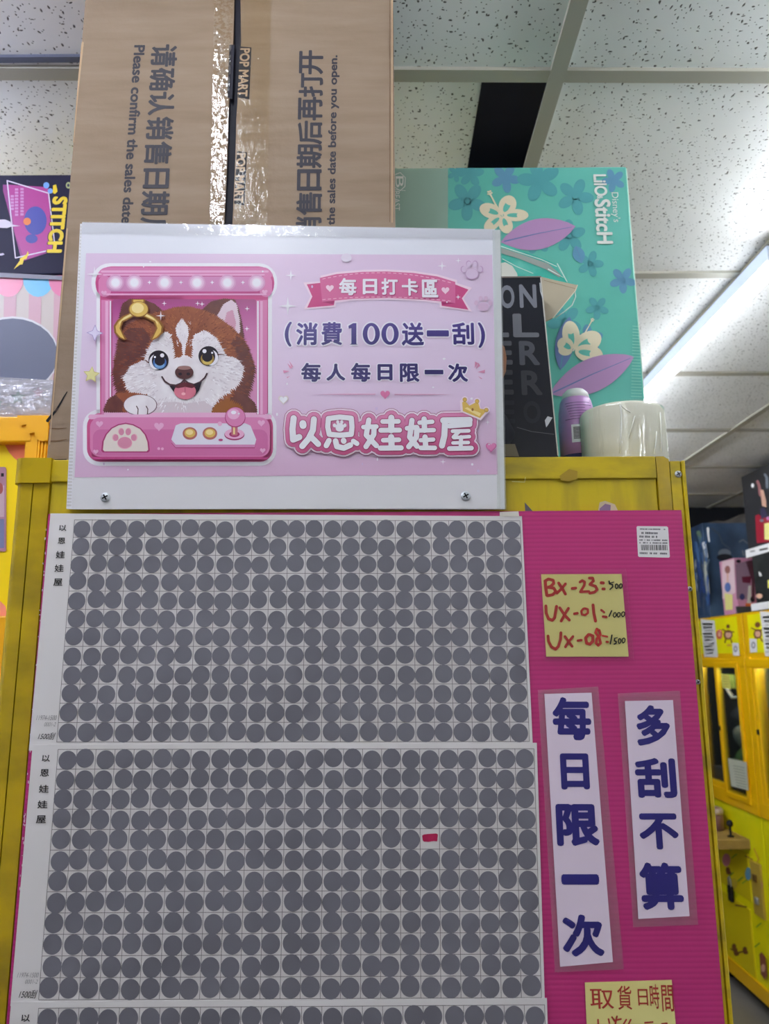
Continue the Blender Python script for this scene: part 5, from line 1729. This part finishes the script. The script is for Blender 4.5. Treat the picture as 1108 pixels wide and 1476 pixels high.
a.ell(120, 405, 26, 42, PKB); a.ell(262, 495, 20, 42, BLB); a.ell(337, 575, 18, 36, PKB); a.ell(165, 560, 28, 36, M('amber_balloon', (214, 186, 50), 0.5))
for x, y in ((110, 300), (130, 470), (140, 608), (180, 1000), (170, 970), (240, 990)):
    a.ell(x, y, 14, 20, BRW); a.ell(x + 6, y + 18, 16, 12, BRW)
for x, y in ((130, 290), (160, 330), (170, 380), (210, 530), (240, 545), (320, 960), (330, 830), (150, 500)):
    a.stroke([(x - 14, y + 12), (x, y), (x + 16, y - 12)], 7, GRN)
a.stroke([(150, 985), (190, 1010), (240, 1000), (240, 975)], 9, BRW); a.stroke([(180, 700), (215, 705), (250, 712)], 9, BRW)
a.poly([(335, 1020), (350, 1005), (375, 1040), (386, 1160), (370, 1185), (345, 1150)], M('brown_bear_print', (150, 84, 60), 0.5)); a.ell(360, 1110, 14, 26, PKP)
a.stroke([(300, 330), (330, 400), (320, 420)], 7, M('amber_print', None)); a.stroke([(245, 380), (290, 400)], 7, BRW)
a.build('cabinet_print', rm, 'printed monkeys and balloons on the lower cabinet')
MB().box(MX - 0.006, MX + 0.02, y0, y1, zb0, zb0 + 0.07, YF, 0.004).build('kick_rail', rm)
for xx in (MX + 0.06, MX + D - 0.06):
    for yy in (y0 + 0.06, y1 - 0.06):
        fb = MB()
        fb.lathe(xx, yy, [(0.025, FLOOR_Z), (0.027, FLOOR_Z + 0.012), (0.012, FLOOR_Z + 0.016), (0.012, zb0 + 0.004)], DARK, 14)
        fb.build('foot', rm)
MB().box(MX + 0.03, MX + D - 0.02, y0 + 0.03, y1 - 0.03, FLOOR_Z + 0.03, zb0 + 0.002, YG).build('under_shadow_block', rm)  # dark block stands in for the shadow under the machine
twin = copy_tree(rm, shift=(0, -0.672, 0), label='yellow claw machine under the dark windowed box with white bands')

for ch in list(twin.children):
    if ch.name.split('.')[0] in ('control_ledge', 'joystick', 'padlock'):
        bpy.data.objects.remove(ch)
twin['_o'] = tuple(twin.location)
a = Art(SIDE(MX + 0.004), 0.0014)
a.crop(995, 790, 8.683)
a.ell(838, 960, 34, 36, BRW); a.ell(840, 1075, 52, 60, BRW); a.ell(840, 1075, 34, 40, PKP); a.stroke([(760, 1000), (835, 1035), (915, 1020)], 14, BRW); a.stroke([(810, 1130), (795, 1170)], 16, BRW); a.stroke([(875, 1130), (900, 1170)], 16, BRW)
a.build('header_print', twin, 'printed monkey on the lime header')
a = Art(SIDE(MX + 0.004), 0.003)
a.crop(995, 790, 8.683)
a.poly([(735, 1135), (825, 1135), (832, 1300), (745, 1310)], WHITE); a.ell(785, 1215, 26, 44, M('grey_print', None)); a.ell(785, 1215, 11, 24, WHITE)
a.build('notice_sticker', twin, 'small white sticker on the header')
# tin standing on the ledge
TIN = M_noise('mauve_tin', (150, 108, 112), (126, 86, 96), (12, 12, 12), rough=0.3, spec=0.5)
tin = thing('round_tin', 'mauve tin with a silvery top on the ledge of the yellow machine', 'tin', (MX - 0.08, 4.10, zl_))
MB().lathe(MX - 0.08, 4.10, [(0.060, zl_ + 0.0003), (0.064, zl_ + 0.004), (0.064, zl_ + 0.078), (0.060, zl_ + 0.082)], TIN, 36).build('tin_body', tin)
MB().lathe(MX - 0.08, 4.10, [(0.066, zl_ + 0.078), (0.066, zl_ + 0.092), (0.060, zl_ + 0.104), (0.04, zl_ + 0.108), (0.001, zl_ + 0.109)], M_noise('silver_lid', (206, 190, 192), (150, 120, 126), (30, 30, 30), rough=0.22, spec=0.6), 36).build('lid', tin)

# ------------------------------------------------------------------ boxes on top of those machines
TOP = ZM + 0.0004
def toy(name, label, x0, x1, ya, yb, z0, z1, mat, cat='box'):
    t = thing(name, label, cat, ((x0 + x1) / 2, (ya + yb) / 2, z0))
    MB().box(x0, x1, ya, yb, z0, z1, mat, 0.003).build('carton', t)
    return t
NB = M_noise('navy_blue_print', (70, 96, 130), (44, 64, 92), (8, 8, 5), 4, rough=0.3, spec=0.5)
t = toy('figure_box', 'big navy figure box in crinkled clear wrap by the dark wall', MX + 0.005, 2.12, 4.08, 4.37, TOP, 2.285, NB)
a = Art(FRONT(4.08), 0.001, 0.0002)
a.crop(995, 680, 9.8)
PG = M('steel_grey_print', (120, 128, 140), 0.35); PB = M('pale_blue_streak', (120, 160, 206), 0.3)
a.stroke([(300, 800), (400, 880), (450, 1010), (560, 1090)], 34, M('slate_print', (72, 86, 104), 0.35), w1=16); a.stroke([(690, 990), (740, 960), (800, 1010), (860, 1000)], 18, PG, w1=10)
a.ell(480, 1150, 90, 60, PG); a.ell(480, 1210, 110, 50, M('black_print', (24, 26, 34), 0.35)); a.stroke([(735, 1120), (750, 1180)], 26, PG)
a.build('printed_picture', t, 'dim grey figure printed on navy')
a = Art(SIDE(MX + 0.005), 0.001, 0.0002)
a.crop(995, 680, 9.8)
r_ = random.Random(6)
for (x0, y0_, x1, y1_, w, m) in ((110, 860, 140, 1000, 60, M('leaf_green_print', (150, 170, 130), 0.3)), (70, 1010, 120, 1300, 50, PB), (190, 1020, 230, 1200, 60, WHITE), (245, 800, 262, 980, 34, WHITE), (110, 1300, 190, 1700, 60, M('royal_blue_streak', (70, 100, 170), 0.3)), (200, 1300, 250, 1720, 70, M('cream_print_b', (206, 204, 186), 0.3)), (150, 1150, 180, 1300, 40, M('steel_blue_streak', (72, 110, 160), 0.3)), (60, 1250, 90, 1700, 34, WHITE), (90, 1720, 130, 1900, 70, M('steel_grey_print', None))):
    a.stroke([(x0, y0_), ((x0 + x1) / 2 + r_.uniform(-8, 8), (y0_ + y1_) / 2), (x1, y1_)], w, m, w1=w * 0.6)
for k in range(26):  # random streaks paint the sheen of the film over this side
    x = r_.uniform(40, 265)
    y = r_.uniform(820, 1800)
    l = r_.uniform(80, 260)
    m = (M('steel_blue_streak', None), M('slate_print', None), M('pale_blue_streak', None), M('steel_grey_print', None), M('royal_blue_streak', None), NB)[k % 6]
    a.stroke([(x, y), (x + r_.uniform(-30, 30), y + l * 0.5), (x + r_.uniform(-10, 20), y + l)], r_.uniform(12, 34), m, w1=r_.uniform(4, 14))
a.build('side_picture', t, 'white and blue streaks painted for the sheen of the film on the side')
b = MB()
vs, fs = [], []
for i in range(9):
    for j in range(7):
        vs.append((MX - 0.004 - 0.010 * abs(math.sin(i * 1.9 + j * 1.1)), 4.075 + 0.29 * i / 8, TOP + 0.01 + (2.27 - TOP) * j / 6))
for i in range(8):
    for j in range(6):
        k = i * 7 + j
        fs.append((k, k + 1, k + 8, k + 7))
b.add(vs, fs, M_clear('crinkled_film', (236, 242, 250), 0.14, 0.14, 1.0, (20, 20, 14)), False)
b.build('clear_wrap', t, 'crinkled clear film over the side', fix=False)
b = MB()
pts = [(1.80, 2.290), (1.84, 2.300), (1.88, 2.296), (1.93, 2.310), (1.98, 2.335), (2.05, 2.345), (2.10, 2.330), (2.11, 2.284), (1.80, 2.284)]
b.prism([(x, 4.09, z) for x, z in pts], [(x + 0.01, 4.30, z) for x, z in pts], M_noise('crumpled_bag', (120, 112, 106), (84, 80, 78), (14, 14, 14), rough=0.3, spec=0.5))
b.build('bag_top', t, 'greyish gathered top of the bag')

PKC = M_noise('pink_carton', (212, 150, 178), (202, 132, 166), (12, 12, 12), rough=0.35, spec=0.45)
t = toy('figure_box', 'small pink figure box with a yellow price note before the navy box', MX + 0.002, MX + 0.115, 3.745, 3.905, TOP, 2.045, PKC)
a = Art(SIDE(MX + 0.002), 0.001, 0.0002)
a.crop(995, 790, 8.683)
a.poly([(392, 165), (545, 140), (560, 560), (400, 640)], M('pale_pink_print', (228, 198, 206), 0.35))
a.ell(462, 270, 34, 50, M('auburn_print', (150, 92, 84), 0.4)); a.stroke([(462, 320), (464, 430)], 16, PKP); a.ell(464, 490, 38, 60, M('dress_blue', (92, 116, 180), 0.4))
a.build('side_picture', t, 'small figure in a blue dress printed on the side')
a = Art(SIDE(MX + 0.002), 0.003)
a.crop(995, 790, 8.683)
a.poly([(425, 565), (525, 585), (528, 770), (435, 778)], M('pale_yellow_note', (232, 224, 140), 0.6))
a.build('price_note', t, 'pale yellow price note')
a = Art(FRONT(3.745), 0.001, 0.0002)
a.crop(995, 790, 8.683)
a.poly([(566, 200), (740, 150), (745, 640), (575, 640)], M('mauve_grey_print', (150, 120, 140), 0.4)); a.ell(600, 165, 30, 22, M('black_print', None)); a.poly([(640, 360), (760, 350), (750, 440), (650, 430)], M('wine_print', (110, 34, 58), 0.4))
a.poly([(725, 470), (760, 470), (755, 690), (705, 690)], M('white_print_b', (224, 218, 214), 0.4)); a.poly([(690, 690), (790, 690), (785, 745), (680, 755)], M('orange_print', (226, 112, 50), 0.4)); a.ell(645, 610, 32, 40, M('navy_print_b', (60, 60, 110), 0.4)); a.ell(775, 640, 28, 36, M('black_print', None))
a.poly([(690, 170), (800, 140), (800, 640), (770, 640), (765, 400)], M('plum_print', (92, 52, 66), 0.4))
a.build('front_picture', t, 'dark mauve printed front')
MB().box(MX - 0.010, MX + 0.12, 3.735, 3.7445, TOP, TOP + 0.034, M('charcoal_plaque', (62, 64, 66), 0.5), 0.002).build('name_plaque', t, 'charcoal strip along the foot')

DKW = M_noise('dark_window_print', (52, 54, 54), (36, 38, 38), (8, 8, 8), rough=0.25, spec=0.5)
t = toy('figure_box', 'dark windowed figure box with white bands, on the nearer yellow machine', MX + 0.002, 2.15, 3.20, 3.555, TOP, 2.062, DKW)
for za, zb_ in ((2.024, 2.0632), (TOP + 0.001, TOP + 0.035)):
    MB().box(MX - 0.004, MX + 0.03, 3.196, 3.60, za, zb_, WHITE, 0.002).build('white_band', t, 'white printed band')
a = Art(SIDE(MX + 0.002), 0.001, 0.0002)
a.crop(995, 790, 8.683)
a.poly([(850, 290), (880, 310), (890, 350), (860, 350)], WHITE); a.ell(860, 600, 40, 30, PKP); a.poly([(965, 400), (990, 396), (990, 500), (968, 500)], M('lemon_note', None))
a.build('side_picture', t, 'small pale figure printed on the dark side')
a = Art(SIDE(MX - 0.004), 0.001, 0.0002)
a.crop(995, 680, 9.8)
a.stroke([(850, 1128), (900, 1118)], 22, M('grey_print', None)); a.stroke([(980, 1104), (1080, 1084)], 24, BLACK_INK)
a.build('band_print', t)
t = toy('figure_box', 'black and crimson figure box stacked on the dark windowed box, under the ceiling', MX + 0.004, 2.10, 3.22, 3.585, 2.0645, 2.425, M('charcoal_card', (44, 44, 48), 0.35, 0.4))
a = Art(SIDE(MX + 0.004), 0.001, 0.0002)
a.crop(995, 680, 9.8)
a.poly([(912, 620), (960, 600), (1010, 640), (1150, 660), (1150, 985), (935, 1010)], M('crimson_print', (150, 30, 50), 0.35))
a.stroke([(945, 140), (970, 200), (985, 330)], 40, M('rosy_print', (150, 96, 100), 0.4)); a.poly([(985, 250), (1030, 260), (1070, 420), (1070, 500), (1010, 480)], M('flesh_print', (206, 160, 140), 0.4)); a.ell(875, 195, 20, 30, WHITE); a.stroke([(1050, 40), (1075, 80), (1080, 220)], 34, PG); a.poly([(980, 520), (1040, 510), (1090, 620), (1000, 670)], M('indigo_print', (60, 54, 84), 0.4)); a.ell(1005, 690, 30, 18, PG); a.ell(1095, 660, 26, 26, M('lilac_small_print', None))
a.build('side_picture', t, 'figures printed on black over crimson')
a = Art(SIDE(MX + 0.004), 0.004)
a.crop(995, 680, 9.8)
a.poly([(1040, 730), (1150, 712), (1150, 965), (1045, 955)], M('pale_yellow_note', None))
a.build('price_note', t, 'pale yellow price note')
